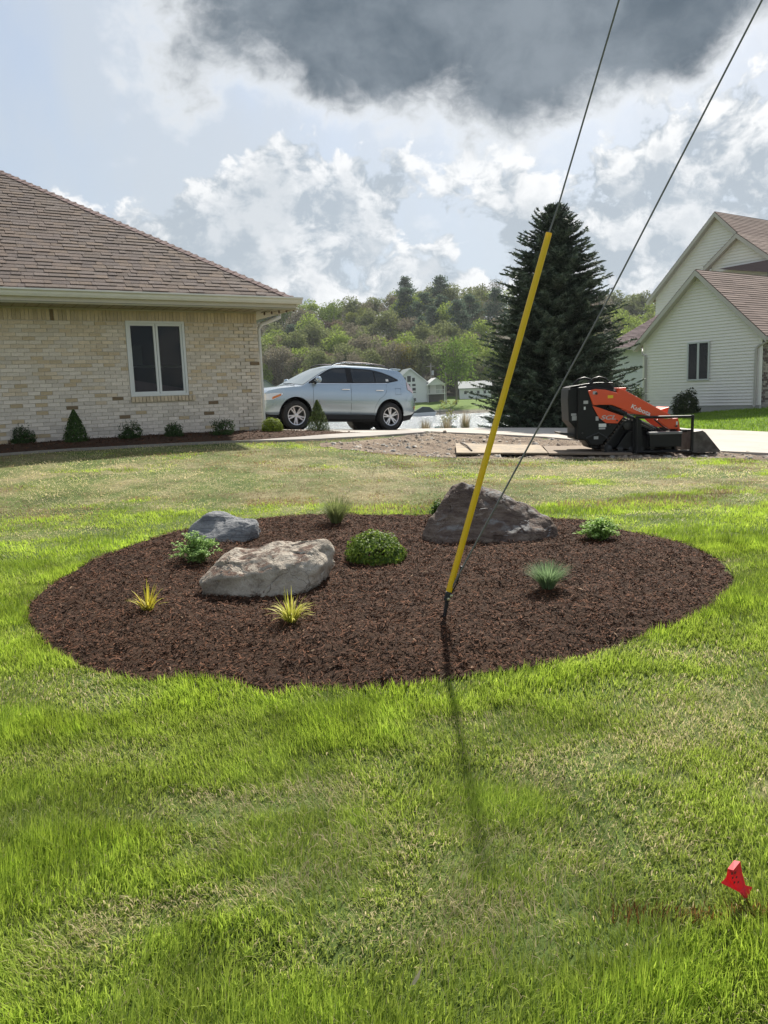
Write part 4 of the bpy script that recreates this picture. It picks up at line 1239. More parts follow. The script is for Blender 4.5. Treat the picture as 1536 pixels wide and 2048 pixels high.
# ------------------------------------------------------------------ planting bed
def bed_z(X, Y):
    X, Y = np.asarray(X, float), np.asarray(Y, float)
    e = edge_dist(X, Y, BED)
    return terrain(X, Y) + np.minimum(e / .55, 1.0) ** .8 * .075 + .012 + (N2(X, Y, 9.0, 4, .6) - .5) * .045 + (N3(X, Y, 1.6, 3) - .5) * .05
def mulch_material(name):
    m = bpy.data.materials.new(name); m.use_nodes = True
    T = NT(m.node_tree)
    co = T.n('ShaderNodeTexCoord').outputs['Object']
    a = T.noise(co, 38, 6, .75, .5); b = T.noise(co, 1.5, 4, .6)
    c = T.ramp(T.math('ADD', T.math('MULTIPLY', a, .75), T.math('MULTIPLY', b, .25)), [(.3, (.014, .008, .0045)), (.5, (.055, .029, .016)), (.7, (.11, .060, .034))])
    bp = T.n('ShaderNodeBump', {'Height': a, 'Strength': 1.0, 'Distance': .03})
    T.n('ShaderNodeOutputMaterial', {'Surface': T.n('ShaderNodeBsdfPrincipled', {'Base Color': c, 'Roughness': .95, 'Specular IOR Level': .2, 'Normal': bp.outputs[0]}).outputs[0]})
    return m
mul_m = mulch_material("mulch_ground")
tag(poly_sheet("garden_bed_ground", BED, mul_m, 0, .07, .05, bed_z), kind="structure")
def fbed_z(X, Y):
    e = edge_dist(X, Y, FBED)
    return terrain(X, Y) + .01 + np.minimum(e / .3, 1) * .05 + (N2(X, Y, 6.0, 4, .6) - .5) * .04
tag(poly_sheet("foundation_bed_ground", FBED, mul_m, 0, .12, .05, fbed_z), kind="structure")
chip_m = mat("mulch_chip", (.05, .03, .02), .9, attr=True, spec=.25)
def chips(name, poly, zf, n, lmin, lmax, wmin, wmax, seed, label):
    r = np.random.default_rng(seed)
    p = np.asarray(poly)[:, :2]
    x0, y0 = p.min(0); x1, y1 = p.max(0)
    x, y = r.uniform(x0, x1, n * 3), r.uniform(y0, y1, n * 3)
    k = inside(x, y, p); x, y = x[k][:n], y[k][:n]
    n = len(x)
    z = zf(x, y)
    x = x + r.normal(0, .018, n); y = y + r.normal(0, .018, n)
    l = lmin + (lmax - lmin) * r.random(n) ** 2.2; w = r.uniform(wmin, wmax, n)
    a = r.uniform(0, 2 * pi, n); tl = r.normal(0, .30, n); ro = r.normal(0, .5, n); bend = r.normal(0, .12, n) * l
    d = np.stack([np.cos(a) * np.cos(tl), np.sin(a) * np.cos(tl), np.sin(tl)], 1)
    s = np.stack([-np.sin(a) * np.cos(ro), np.cos(a) * np.cos(ro), np.sin(ro)], 1)
    c = np.stack([x, y, z + r.uniform(-.002, .016, n)], 1)
    up_ = np.cross(d, s)
    V = np.empty((n, 6, 3))
    for i, t in enumerate((-.5, 0, .5)):
        q = c + d * (l * t)[:, None] + up_ * (bend * (1 if t == 0 else 0))[:, None]
        ww = (w * (1.0 if t == 0 else .55) / 2)[:, None]
        V[:, 2 * i] = q - s * ww; V[:, 2 * i + 1] = q + s * ww
    b = (np.arange(n) * 6)[:, None]
    Qd = np.concatenate([b + [0, 1, 3, 2], b + [2, 3, 5, 4]], 0)
    g = r.random(n)
    col = np.stack([.088 + .075 * g, .036 + .034 * g, .017 + .017 * g], 1) * r.uniform(.30, 1.2, n)[:, None]
    pale = r.random(n) < .022
    col[pale] = np.array([.20, .13, .08]) * r.uniform(.6, 1.2, (pale.sum(), 1))
    black = r.random(n) < .30
    col[black] *= .35
    me = np_mesh(name, V.reshape(-1, 3), None, chip_m, np.repeat(col, 6, 0), quads=Qd)
    return tag(link(name, me), label, "mulch", kind="stuff")
chips("wood_mulch", BED, bed_z, 105000, .008, .055, .0025, .009, 3, "dark brown shredded bark mulch covering the round planting bed")
chips("wood_mulch", FBED, fbed_z, 14000, .03, .09, .006, .016, 4, "dark brown bark mulch strip along the brick house wall")
# edging strip between that bed and the lawn
ed = MB()
ep = [np.array(p) for p in FB_out[:5]]
EPTS = catmull(ep, 8, closed=False)
for a, b in zip(EPTS, EPTS[1:]):
    d = (b - a) / np.linalg.norm(b - a); nn_ = np.array([-d[1], d[0]])
    za, zb_ = tz(*a) + .04, tz(*b) + .04
    q = [(*(a - nn_ * .035), za), (*(b - nn_ * .035), zb_), (*(b + nn_ * .035), zb_), (*(a + nn_ * .035), za)]
    ed.add(q + [(p[0], p[1], p[2] - .15) for p in q], [(0, 1, 2, 3), (0, 4, 5, 1), (2, 6, 7, 3), (1, 5, 6, 2), (3, 7, 4, 0)])
tag(ed.build("lawn_edging", mat("edging_concrete", (.24, .22, .19), .9, var=.2)), "pale concrete edging strip between the lawn and the house bed", "edging")

# ------------------------------------------------------------------ lawn
BEDC = BED.mean(0)
def ell(x, y, u, v, ru, rv, ang=0.0):
    c = G(u, v); a = G(u + ru, v); b = G(u, v - rv)
    rx, ry = abs(a[0] - c[0]), abs(b[1] - c[1])
    px, py = x - c[0], y - c[1]
    q, w_ = px * cos(ang) + py * sin(ang), -px * sin(ang) + py * cos(ang)
    return np.exp(-((q / rx) ** 2 + (w_ / ry) ** 2))
DRY = [(180, 1510, 170, 30, .1, .9), (330, 1625, 260, 30, .12, .9), (640, 1600, 200, 28, .15, .7), (300, 1830, 260, 45, .2, 1.2), (560, 1790, 160, 30, .2, .8), (470, 1700, 200, 30, .1, .6), (250, 1400, 130, 25, .1, 1.0), (880, 1830, 110, 60, .2, .6), (60, 1960, 120, 60, 0, .8),
       (1340, 1470, 230, 30, .25, 1.1), (1120, 1560, 110, 40, .2, .9), (1180, 1520, 150, 22, .2, .8), (1450, 1400, 150, 30, .2, .7), (900, 1450, 140, 14, .1, .7), (820, 1700, 90, 40, .1, .5), (640, 1400, 60, 15, 0, .7), (1150, 1840, 60, 20, 0, .3),
       (1400, 1110, 60, 40, 0, .6), (1330, 1010, 150, 16, .0, .6), (1200, 1030, 120, 10, 0, .5), (60, 1060, 160, 30, 0, .5), (1000, 2040, 120, 30, 0, .5)]
def dryness(x, y):
    xr, yr = x * .985 + y * .17, y * .985 - x * .17
    wob = N3(x, y, .9, 3) * 1.6
    st = N1(xr * .55 + wob, yr * 2.1 + wob, 1.0, 3, .5)
    d = (st - .54) * 3.0
    d = d + (N2(x, y, 2.8, 4, .6) - .5) * 1.7
    for (u, v, ru, rv, an, am) in DRY: d = d + am * ell(x, y, u, v, ru, rv, an)
    e = edge_dist(x, y, BED)
    far = sstep(y, 7.4, 9.0)
    d = d + far * (.98 - .08 * np.clip(x, -4, 6)) - (1 - sstep(e, .1, .8)) * .35 * sstep(y, 4.5, 6)
    d = d + far * (N2(x + 40, y + 3, 1.5, 4, .6) - .5) * 2.4 - .36 * (1 - far) - sstep(y, 11.5, 13) * .25
    return np.clip(.5 + d * .5, 0, 1)
def lawn(name, y0, y1, dens, wid, five, seed, label, hs=1.0):
    r = np.random.default_rng(seed)
    hw = lambda yy: .60 * yy + .9
    A_ = (hw(y0) + hw(y1)) * (y1 - y0)
    n = int(A_ * dens)
    y = r.uniform(y0, y1, int(n * 1.5)); x = r.uniform(-1, 1, len(y)) * hw(y1)
    k = np.abs(x) < hw(y); x, y = x[k], y[k]
    d = dryness(x, y)
    ok = np.ones(len(x), bool)
    for P_ in (BED, FBED, WALK, DRIVE, DIRT): ok &= ~inside(x, y, P_)
    ok &= ((x - WC[0]) * WN[0] + (y - WC[1]) * WN[1] < -.9) | (x - WC[0] > 3)
    tuft = N4(x, y, 6.0, 3, .6)
    ok &= r.random(len(x)) < np.clip(1.15 - .6 * d + (tuft - .5) * 1.3, .15, 1.0)
    x, y, d, tuft = x[ok], y[ok], d[ok], tuft[ok]
    n = len(x)
    z = terrain(x, y)
    lush = 1 - d
    isdry = r.random(n) < (.05 + np.where(y < 7, .36, .74) * sstep(d, .34, .95))
    h = (.024 + .032 * lush * (.4 + 1.2 * tuft)) * r.uniform(.55, 1.3, n) * hs
    fl = N3(x + 5, y, 1.3, 2) * 2 * pi * 1.6                     # direction the sward leans
    a = fl + r.normal(0, 1.1, n)
    lean = np.clip(r.normal(.55, .3, n) + .45 * d, .05, 1.45)
    lean[isdry] = np.clip(r.normal(1.2, .25, isdry.sum()), .4, 1.55)
    h[isdry] = r.uniform(.015, .05, isdry.sum()) * hs
    w = wid * np.clip(np.exp(r.normal(0, .38, n)), .45, 2.2) * np.where(isdry, .62, 1)
    hd_ = np.stack([np.cos(a), np.sin(a), 0 * a], 1)
    sd = np.stack([-np.sin(a), np.cos(a), 0 * a], 1)
    up_ = np.array([0, 0, 1.0])
    b0 = np.stack([x, y, z - .004], 1)
    b0[isdry, 2] += r.uniform(0, .028, isdry.sum()) * (.3 + d[isdry])
    g = r.random(n)
    green = np.stack([.225 + .145 * g, .335 + .135 * g, .030 + .028 * g], 1) * (.50 + .95 * tuft)[:, None]
    oliv = np.stack([.285 + .11 * g, .335 + .10 * g, .085 + .045 * g], 1)
    col = green * (1 - .75 * d[:, None]) + oliv * .75 * d[:, None]
    straw = np.stack([.41 + .19 * g, .35 + .15 * g, .19 + .11 * g], 1) * np.where(y > 7, 1.12, 1.0)[:, None]
    col[isdry] = straw[isdry]
    col *= np.where(y > 6.5, .62 + 1.0 * N1(x + 9, y * 1.3, 2.6, 5, .65), .72 + .55 * N1(x + 9, y, 7.0, 4, .6))[:, None]
    br = np.clip(sum(ell(x, y, u, v, ru, rv) for (u, v, ru, rv) in ((1270, 1835, 70, 16), (1380, 1838, 60, 12), (1500, 1832, 60, 12))), 0, 1) if y0 < 3 else 0 * x
    m_ = (r.random(n) < br * .75)
    col[m_] = np.array([.17, .085, .028])
    brn = sstep(N1(x + 31, y * 1.6 + 7, .8, 4, .65), .44, .58) * sstep(y, 7.3, 8.6)
    m_ = r.random(n) < brn * .8
    col[m_] = np.stack([.22 + .10 * g, .165 + .06 * g, .085 + .04 * g], 1)[m_]
    sl_, cl_ = np.sin(lean)[:, None], np.cos(lean)[:, None]
    hh, ww = h[:, None], w[:, None] / 2
    if five:
        l1 = lean * .45
        mid_ = b0 + (hd_ * np.sin(l1)[:, None] + up_ * np.cos(l1)[:, None]) * hh * .5
        tip = mid_ + (hd_ * sl_ + up_ * cl_) * hh * .6
        V = np.stack([b0 - sd * ww, b0 + sd * ww, mid_ - sd * ww * .9, mid_ + sd * ww * .9, tip], 1)
        b = (np.arange(n) * 5)[:, None]
        tr = np.concatenate([b + [0, 1, 3], b + [0, 3, 2], b + [2, 3, 4]], 0)
        cc_ = np.repeat(col, 5, 0)
    else:
        tip = b0 + (hd_ * sl_ + up_ * cl_) * hh
        V = np.stack([b0 - sd * ww, b0 + sd * ww, tip], 1)
        tr = (np.arange(n) * 3)[:, None] + [0, 1, 2]
        cc_ = np.repeat(col, 3, 0)
    me = np_mesh(name, V.reshape(-1, 3), tr, grass_m, cc_)
    return tag(link(name, me), label, "grass", kind="stuff")
grass_m = mat("grass_blade", (.1, .2, .02), .6, attr=True, trans=.52, spec=.25)
lawn("lawn_grass", 1.15, 3.3, 25000, .0026, True, 21, "long bright green mown lawn grass with pale straw clippings", 1.05)
lawn("lawn_grass", 3.3, 6.2, 12000, .0040, True, 22, "green lawn grass growing beside the round planting bed")
lawn("lawn_grass", 6.2, 10.0, 4200, .0075, False, 23, "patchy thin lawn grass mixed with dry brown thatch", .9)
lawn("lawn_grass", 10.0, 17.5, 2000, .012, False, 24, "short patchy lawn grass in front of the brick house and dug soil", .95)

# ------------------------------------------------------------------ boulders
def boulder_material(name, cols, debris_lit_top=None, streak=False):
    m = bpy.data.materials.new(name); m.use_nodes = True
    T = NT(m.node_tree)
    co = T.n('ShaderNodeTexCoord').outputs['Object']
    if streak: co2 = T.n('ShaderNodeMapping', {0: co, 2: (0, .25, .1), 3: (1.2, 2.0, 7.0)}).outputs[0]
    else: co2 = co
    a = T.noise(co2, 3.2, 8, .68, .6); b = T.noise(co, 26, 7, .72)
    f = T.math('ADD', T.math('MULTIPLY', a, .72), T.math('MULTIPLY', b, .28))
    c = T.ramp(f, [(.30, cols[0]), (.43, cols[1]), (.55, cols[2]), (.70, cols[3])])
    if debris_lit_top is not None:  # upward faces: mulch debris on pale boulder, lit crest painted on dark one
        g = T.n('ShaderNodeNewGeometry')
        nz = T.n('ShaderNodeSeparateXYZ', {0: g.outputs['Normal']}).outputs[2]
        k = T.math('MULTIPLY', T.smooth(nz, .62, .9), T.smooth(T.noise(co, 7, 6, .7), .44, .56))
        c = T.mix(k, c, debris_lit_top)
    cr = T.n('ShaderNodeTexVoronoi', {'Vector': T.n('ShaderNodeVectorMath', {0: co, 1: T.n('ShaderNodeVectorMath', {0: T.noise(co, 4, 4, .6, 0, 1), 'Scale': .35}, operation='SCALE').outputs[0]}, operation='ADD').outputs[0], 'Scale': 3.4}, feature='DISTANCE_TO_EDGE').outputs[0]
    crk = T.smooth(cr, .0, .022)
    c = T.mix(T.math('MULTIPLY', T.math('MULTIPLY', T.math('SUBTRACT', 1.0, crk), T.smooth(T.noise(co, 2.5, 3, .5), .55, .68)), .6), c, tuple(q * .35 for q in cols[0]))
    h = T.math('ADD', T.math('MULTIPLY', b, .5), T.math('ADD', T.math('MULTIPLY', crk, .06), T.math('MULTIPLY', a, .9)))
    bp = T.n('ShaderNodeBump', {'Height': h, 'Strength': 1.0, 'Distance': .05})
    T.n('ShaderNodeOutputMaterial', {'Surface': T.n('ShaderNodeBsdfPrincipled', {'Base Color': c, 'Roughness': .88, 'Specular IOR Level': .25, 'Normal': bp.outputs[0]}).outputs[0]})
    return m
def boulder(label, loc, rz, hull, seed, m, rough=.03, name="boulder", sc=(1, 1, 1)):
    """rounded convex block from a few corner points, then broken up with noise"""
    bm = bmesh.new()
    for p in hull: bm.verts.new((p[0] * sc[0], p[1] * sc[1], p[2] * sc[2]))
    bmesh.ops.convex_hull(bm, input=bm.verts)
    bm.verts.ensure_lookup_table()
    for v in [v for v in bm.verts if not v.link_faces]: bm.verts.remove(v)
    bmesh.ops.triangulate(bm, faces=bm.faces)
    bmesh.ops.bevel(bm, geom=list(bm.edges), offset=.02, segments=2, profile=.6, affect='EDGES', clamp_overlap=True)
    bmesh.ops.triangulate(bm, faces=bm.faces)
    for _ in range(6):
        long = [e for e in bm.edges if e.calc_length() > .022]
        if not long: break
        bmesh.ops.subdivide_edges(bm, edges=long, cuts=1)
        bmesh.ops.triangulate(bm, faces=[f for f in bm.faces if len(f.verts) > 3])
    for _ in range(1): bmesh.ops.smooth_vert(bm, verts=bm.verts, factor=.5, use_axis_x=True, use_axis_y=True, use_axis_z=True)
    bm.normal_update()
    so = Vector((seed * 7.1, seed * 3.3, seed))
    for v in bm.verts:
        p = v.co + so
        n = mnoise.fractal(p * 3.2, 1.0, 2.0, 4) * rough * 1.0
        rdg = mnoise.ridged_multi_fractal(p * 5.0, .9, 2.1, 4, 1.0, 2.0) - 1.2
        vor = mnoise.voronoi(p * 6.0)[0]
        v.co += v.normal * (n * 1.3 - rdg * rough * .45 - max(0, .05 - (vor[1] - vor[0])) * rough * 3 + 0)
        q_ = v.co + so
        vo2 = mnoise.voronoi(q_ * 5.0)
        pt = vo2[1][0] / 5.0
        rv = mnoise.noise_vector(pt * 23.7)
        v.co += v.normal * max(-.03, min(.03, rv.dot(q_ - pt) * .24 * rough / .03))
    me = bpy.data.meshes.new(name); bm.to_mesh(me); bm.free()
    me.materials.append(m)
    for p in me.polygons: p.use_smooth = True
    me.set_sharp_from_angle(angle=rad(28))
    return tag(link(name, me, None, loc, (0, 0, rz)), label, "boulder")
def bed_at(u, v):
    p = G(u, v, lift=.085); return np.array([p[0], p[1], float(bed_z(p[0], p[1]))])
b1 = bed_at(520, 1192)
boulder("large pale tan boulder with a broad flat top, behind the yellow striped grass", (b1[0], b1[1] + .26, b1[2] - .04), rad(4),
        [(-.44, -.20, .0), (-.47, -.16, .14), (-.40, -.23, .17), (-.30, -.04, .30), (-.22, .20, .33), (.20, .26, .34), (.40, .20, .36), (.44, .05, .39), (.36, -.08, .36), (.16, -.24, .24), (.38, -.20, .20), (.50, .02, .30), (.46, .14, .02), (.34, -.20, .06), (-.10, -.28, .0), (.20, -.26, .0), (-.34, .22, .02), (.36, .26, .0), (-.38, .12, .20), (-.1, -.26, .21)],
        1, boulder_material("boulder_pale", [(.11, .085, .065), (.33, .285, .23), (.50, .44, .36), (.43, .42, .39)], (.13, .08, .058)), .026, sc=(.93, .95, .84))
b2 = bed_at(445, 1086)
boulder("small blue grey boulder with pale bands, behind the leafy green plant", (b2[0], b2[1] + .20, b2[2] - .04), rad(-4),
        [(-.34, -.10, .0), (-.33, -.02, .14), (-.24, -.16, .05), (-.16, .02, .27), (-.10, .14, .275), (-.02, .02, .245), (.18, .04, .225), (.26, .0, .20), (.27, -.10, .16), (.29, -.08, .05), (.20, -.18, .0), (-.05, -.20, .0), (.0, -.17, .10), (.24, .20, .0), (-.28, .22, .0)],
        2, boulder_material("boulder_blue_grey", [(.07, .075, .085), (.17, .175, .185), (.30, .30, .30), (.45, .44, .42)], None, True), .020, sc=(1, 1, .95))
b3 = bed_at(985, 1092)
boulder("tall dark brown boulder with a grey crest, behind the yellow guard pole", (b3[0] + .035, b3[1] + .34, b3[2] - .05), rad(0),
        [(-.55, -.06, .0), (-.55, .0, .14), (-.46, -.18, .04), (-.42, .05, .38), (-.28, .16, .56), (-.20, .10, .59), (-.10, .18, .54), (.04, .12, .50), (.26, .10, .36), (.44, .02, .24), (.50, -.10, .20), (.52, -.12, .04), (.38, -.26, .0), (.36, -.22, .14), (.0, -.30, .0), (-.05, -.24, .14), (-.3, -.26, .0), (.44, .3, .0), (-.44, .34, .0)],
        3, boulder_material("boulder_dark", [(.045, .035, .032), (.115, .080, .066), (.19, .142, .112), (.33, .275, .22)], (.27, .265, .255), True), .022, sc=(1.04, 1, .85))  # top tint paints the light on the grey crest

# ------------------------------------------------------------------ leafy plants
def leaf_mesh(name, C_, N_, A_, L, Wd, cols, m, fold=.25):
    """leaf at C_, normal N_, long axis A_ (n x 3 each), length L, width Wd"""
    n = len(C_)
    A_ = A_ - N_ * (A_ * N_).sum(1)[:, None]
    A_ /= np.linalg.norm(A_, axis=1)[:, None] + 1e-9
    S = np.cross(N_, A_)
    L, Wd = np.broadcast_to(L, n)[:, None], np.broadcast_to(Wd, n)[:, None]
    V = np.stack([C_ - A_ * L * .5, C_ + S * Wd * .5 + N_ * Wd * fold, C_ + A_ * L * .5, C_ - S * Wd * .5 + N_ * Wd * fold], 1)
    b = (np.arange(n) * 4)[:, None]
    tr = np.concatenate([b + [0, 1, 2], b + [0, 2, 3]], 0)
    return np_mesh(name, V.reshape(-1, 3), tr, m, np.repeat(cols, 4, 0))
leaf_m = mat("leaf", (.1, .2, .03), .6, attr=True, trans=.42, spec=.35)
needle_m = mat("needle", (.05, .09, .03), .6, attr=True, trans=.12, spec=.25)
stem_m = mat("stem", (.09, .065, .04), .9)
def unit(r, n):
    v = r.normal(0, 1, (n, 3)); return v / np.linalg.norm(v, axis=1)[:, None]
def mix_cols(r, n, c0, c1, depth=None):  # random blend between two foliage colours
    g = r.random(n)[:, None]
    return (np.array(c0) * (1 - g) + np.array(c1) * g) * r.uniform(.75, 1.2, (n, 1))
def shrub(name, label, cat, loc, w, h, n, ls, c0, c1, seed, cone=0.0, bump=.16, group=None, m=None, wd=.5, up=.3):
    r = np.random.default_rng(seed)
    o = empty(name, loc, 0, label, cat, group)
    d = unit(r, n); d[:, 2] = np.abs(d[:, 2]) * 1.25 - .25
    d /= np.linalg.norm(d, axis=1)[:, None]
    az_ = np.arctan2(d[:, 1], d[:, 0])
    lob = 1 + bump * (VN(seed)(az_ * 1.6 + 20, d[:, 2] * 2.5 + 20, 1.3, 3) - .5) * 2
    rr = r.uniform(.55, 1.03, n) ** .5 * lob
    P = d * rr[:, None] * np.array([w / 2, w / 2, h * .52])
    dz_ = np.abs(d[:, 2])
    zz = h * dz_ ** .85 * rr
    Rr = (w / 2) * np.sqrt(np.clip(1 - dz_ ** 2.6, 0, 1)) * rr * np.clip(.86 + zz / h, 0, 1)
    P[:, 0], P[:, 1] = np.cos(az_) * Rr, np.sin(az_) * Rr
    if cone:
        t = np.clip(zz / h, 0, 1.1)
        k = (1 - cone * t) * (1 + .25 * cone)
        rad_ = np.hypot(P[:, 0], P[:, 1]) + 1e-6
        zz = r.random(n) ** 1.25 * h * 1.02
        t = np.clip(zz / h, 0, 1)
        R_ = (w / 2) * np.clip(1.02 - t, .03, 1) ** .75 * np.where(t < .12, .8 + 1.6 * t, 1) * r.uniform(.5, 1.05, n) ** .5 * lob
        P[:, 0], P[:, 1] = np.cos(az_) * R_, np.sin(az_) * R_
    C_ = np.stack([P[:, 0], P[:, 1], np.maximum(zz, .01)], 1)
    N_ = d + unit(r, n) * .6; N_ /= np.linalg.norm(N_, axis=1)[:, None]
    A_ = unit(r, n) + np.array([0, 0, up * 2]) + d * .8
    link("foliage", leaf_mesh("foliage", C_, N_, A_, ls * r.uniform(.7, 1.3, n), ls * wd * r.uniform(.7, 1.3, n), mix_cols(r, n, c0, c1), m or leaf_m), o)
    st = MB()
    for k in range(7):
        a = 2 * pi * k / 7 + r.uniform(-.3, .3); q = r.uniform(.3, .75)
        st.tube([(0, 0, -.03), (cos(a) * w * .15 * q, sin(a) * w * .15 * q, h * .3), (cos(a) * w * .40 * q, sin(a) * w * .40 * q, h * (.75 if not cone else .6))], [.012, .008, .003], 5)
    st.build("stem", stem_m, o)
    return o
def fb_at(u, v, off=0):
    p = G(u, v); return (p[0], p[1], float(fbed_z(np.array(p[0]), np.array(p[1]))) - .01)
def px_m(u, v): return G(u, v)[1] / F
for (u, v, wpx, hpx, kind, lab) in [
    (48, 893, 44, 31, 'low', "low dark green shrub by the brick wall, two to the left of the window"),
    (153, 890, 50, 62, 'cone', "dark green cone-shaped evergreen shrub against the brick wall"),
    (262, 883, 42, 30, 'low', "low dark green shrub below the left edge of the brick house window"),
    (348, 879, 34, 26, 'low', "small dark green shrub below the right edge of the brick house window"),
    (446, 876, 44, 30, 'low', "low dark green shrub between the window and the brick house corner"),
    (545, 868, 42, 27, 'gold', "round yellow green shrub at the brick house corner"),
    (637, 866, 48, 62, 'spruce', "dwarf cone-shaped green conifer in the mulch in front of the car door")]:
    p = fb_at(u, v); s = px_m(u, v)
    w, h = wpx * s, hpx * s
    if kind == 'low': shrub("foundation_shrub", lab, "shrub", p, w, h, 1500, .035, (.020, .045, .011), (.07, .125, .028), 30 + u, group="shrubs along the brick wall", bump=.55)
    if kind == 'cone': shrub("conical_shrub", lab, "shrub", p, w, h, 3200, .040, (.028, .065, .013), (.095, .165, .034), 30 + u, cone=.8, group="shrubs along the brick wall", bump=.5)
    if kind == 'gold': shrub("golden_shrub", lab, "shrub", p, w, h, 2200, .034, (.10, .15, .012), (.26, .32, .03), 30 + u, group="shrubs along the brick wall")
    if kind == 'spruce': shrub("dwarf_conifer", lab, "shrub", p, w, h, 3800, .050, (.022, .05, .010), (.13, .18, .035), 30 + u, cone=.9, wd=.22, m=needle_m, bump=.5, up=.6)
p = bed_at(752, 1124); s = px_m(752, 1124)
shrub("boxwood_shrub", "rounded boxwood with small glossy leaves in the middle of the bed", "shrub", (p[0], p[1] + .12, p[2] - .02), 118 * s, 60 * s, 5200, .024, (.05, .11, .012), (.24, .33, .045), 77, bump=.16, wd=.6)
def herb(name, label, loc, w, h, seed, c0, c1, n_stem=26, ls=.03):
    r = np.random.default_rng(seed)
    o = empty(name, loc, 0, label, "plant")
    st = MB(); Cs, Ns, As = [], [], []
    for k in range(n_stem):
        a = r.uniform(0, 2 * pi); q = r.random() ** .6
        tip = np.array([cos(a) * w / 2 * q, sin(a) * w / 2 * q, h * (1.0 - .62 * q * q) * r.uniform(.55, 1.05)])
        base = np.array([cos(a) * w * .06, sin(a) * w * .06, -.02])
        pts = [base * (1 - t) + tip * t + np.array([0, 0, h * .18 * sin(pi * t)]) for t in (0, .4, .75, 1)]
        st.tube(pts, [.003, .0025, .002, .001], 4)
        for t in np.linspace(.12, 1, 9):
            P = base * (1 - t) + tip * t + np.array([0, 0, h * .18 * sin(pi * t)])
            for j in range(5):
                b = r.uniform(0, 2 * pi)
                out_ = np.array([cos(b), sin(b), r.uniform(-.1, .5)])
                Cs.append(P + out_ * ls * .7 + r.normal(0, .006, 3)); As.append(out_); Ns.append(np.array([0, 0, 1]) + r.normal(0, .45, 3))
    st.build("stem", mat("green_stem", (.08, .13, .03), .7), o)
    Cs, Ns, As = np.array(Cs), np.array(Ns), np.array(As)
    Ns /= np.linalg.norm(Ns, axis=1)[:, None]
    link("foliage", leaf_mesh("foliage", Cs, Ns, As, ls * r.uniform(.7, 1.3, len(Cs)), ls * .62, mix_cols(r, len(Cs), c0, c1), leaf_m), o)
    return o
p = bed_at(388, 1128); s = px_m(388, 1128)
herb("leafy_perennial", "bushy light green leafy plant beside the pale flat-topped boulder", (p[0], p[1] + .1, p[2]), 100 * s, 62 * s, 5, (.20, .34, .07), (.40, .56, .20), 44, .026)
p = bed_at(1203, 1082); s = px_m(1203, 1082)
herb("leafy_perennial", "low light green leafy plant at the back right of the mulch bed", (p[0], p[1] + .08, p[2]), 84 * s, 46 * s, 6, (.20, .34, .06), (.38, .54, .16), 44, .027)
p = bed_at(868, 1040); s = px_m(868, 1040)
herb("leafy_perennial", "small sprig of green leaves peeking out behind the dark brown boulder", (p[0] + .02, p[1] + .1, p[2]), 34 * s, 34 * s, 7, (.06, .13, .02), (.15, .24, .06), 12, .03)
def tuft(name, label, loc, w, h, n, bw, c0, c1, seed, droop=.5, straight=.5, group=None):
    """ornamental grass: arching blades of four segments"""
    r = np.random.default_rng(seed)
    o = empty(name, loc, 0, label, "ornamental grass", group)
    a = r.uniform(0, 2 * pi, n); q = r.random(n) ** straight
    L = h * r.uniform(.6, 1.15, n)
    out_ = np.stack([np.cos(a), np.sin(a), 0 * a], 1); sd = np.stack([-np.sin(a), np.cos(a), 0 * a], 1)
    base = out_ * (r.random(n) * w * .12)[:, None]
    V, K = [], 4
    for i in range(K + 1):
        t = i / K
        rad_ = (q * w * .5 * (t ** 1.2))[:, None]
        zz = (L * (t - droop * q * t * t * 1.1))[:, None]
        c = base + out_ * rad_ + np.array([0, 0, 1]) * zz
        ww = bw * (1 - t ** 2 * .92) / 2
        V += [c - sd * ww, c + sd * ww]
    V = np.stack(V, 1)
    b = (np.arange(n) * 2 * (K + 1))[:, None]
    qd = np.concatenate([b + [2 * i, 2 * i + 1, 2 * i + 3, 2 * i + 2] for i in range(K)], 0)
    cols = mix_cols(r, n, c0, c1)
    link("blades", np_mesh("blades", V.reshape(-1, 3), None, leaf_m, np.repeat(cols, 2 * (K + 1), 0), quads=qd), o)
    MB().lathe([(.001, .02), (w * .05, .015), (w * .07, -.02)], (0, 0, 0), 'z', 8).build("crown", stem_m, o)
    return o
for (u, v, wpx, hpx, n, bw, c0, c1, sd_, dr, lab, nm) in [
    (293, 1226, 82, 60, 34, .014, (.36, .34, .03), (.62, .52, .07), 11, .55, "small yellow striped grass clump with few blades, left of the pale boulder", "golden_grass"),
    (580, 1246, 104, 66, 78, .010, (.34, .36, .04), (.66, .60, .14), 12, .6, "full yellow and green striped grass clump in front of the pale boulder", "golden_grass"),
    (1098, 1186, 94, 56, 640, .0038, (.12, .20, .09), (.31, .42, .21), 13, .25, "blue green fescue tuft to the right of the yellow guard pole", "fescue_tuft"),
    (672, 1050, 84, 58, 520, .0042, (.12, .16, .05), (.30, .33, .13), 14, .25, "olive green fescue tuft at the back edge of the bed behind the boxwood", "fescue_tuft")]:
    p = bed_at(u, v); s = px_m(u, v)
    tuft(nm, lab, (p[0], p[1] + .04, p[2]), wpx * s, hpx * s * 1.05, n, bw, c0, c1, sd_, dr, .42)

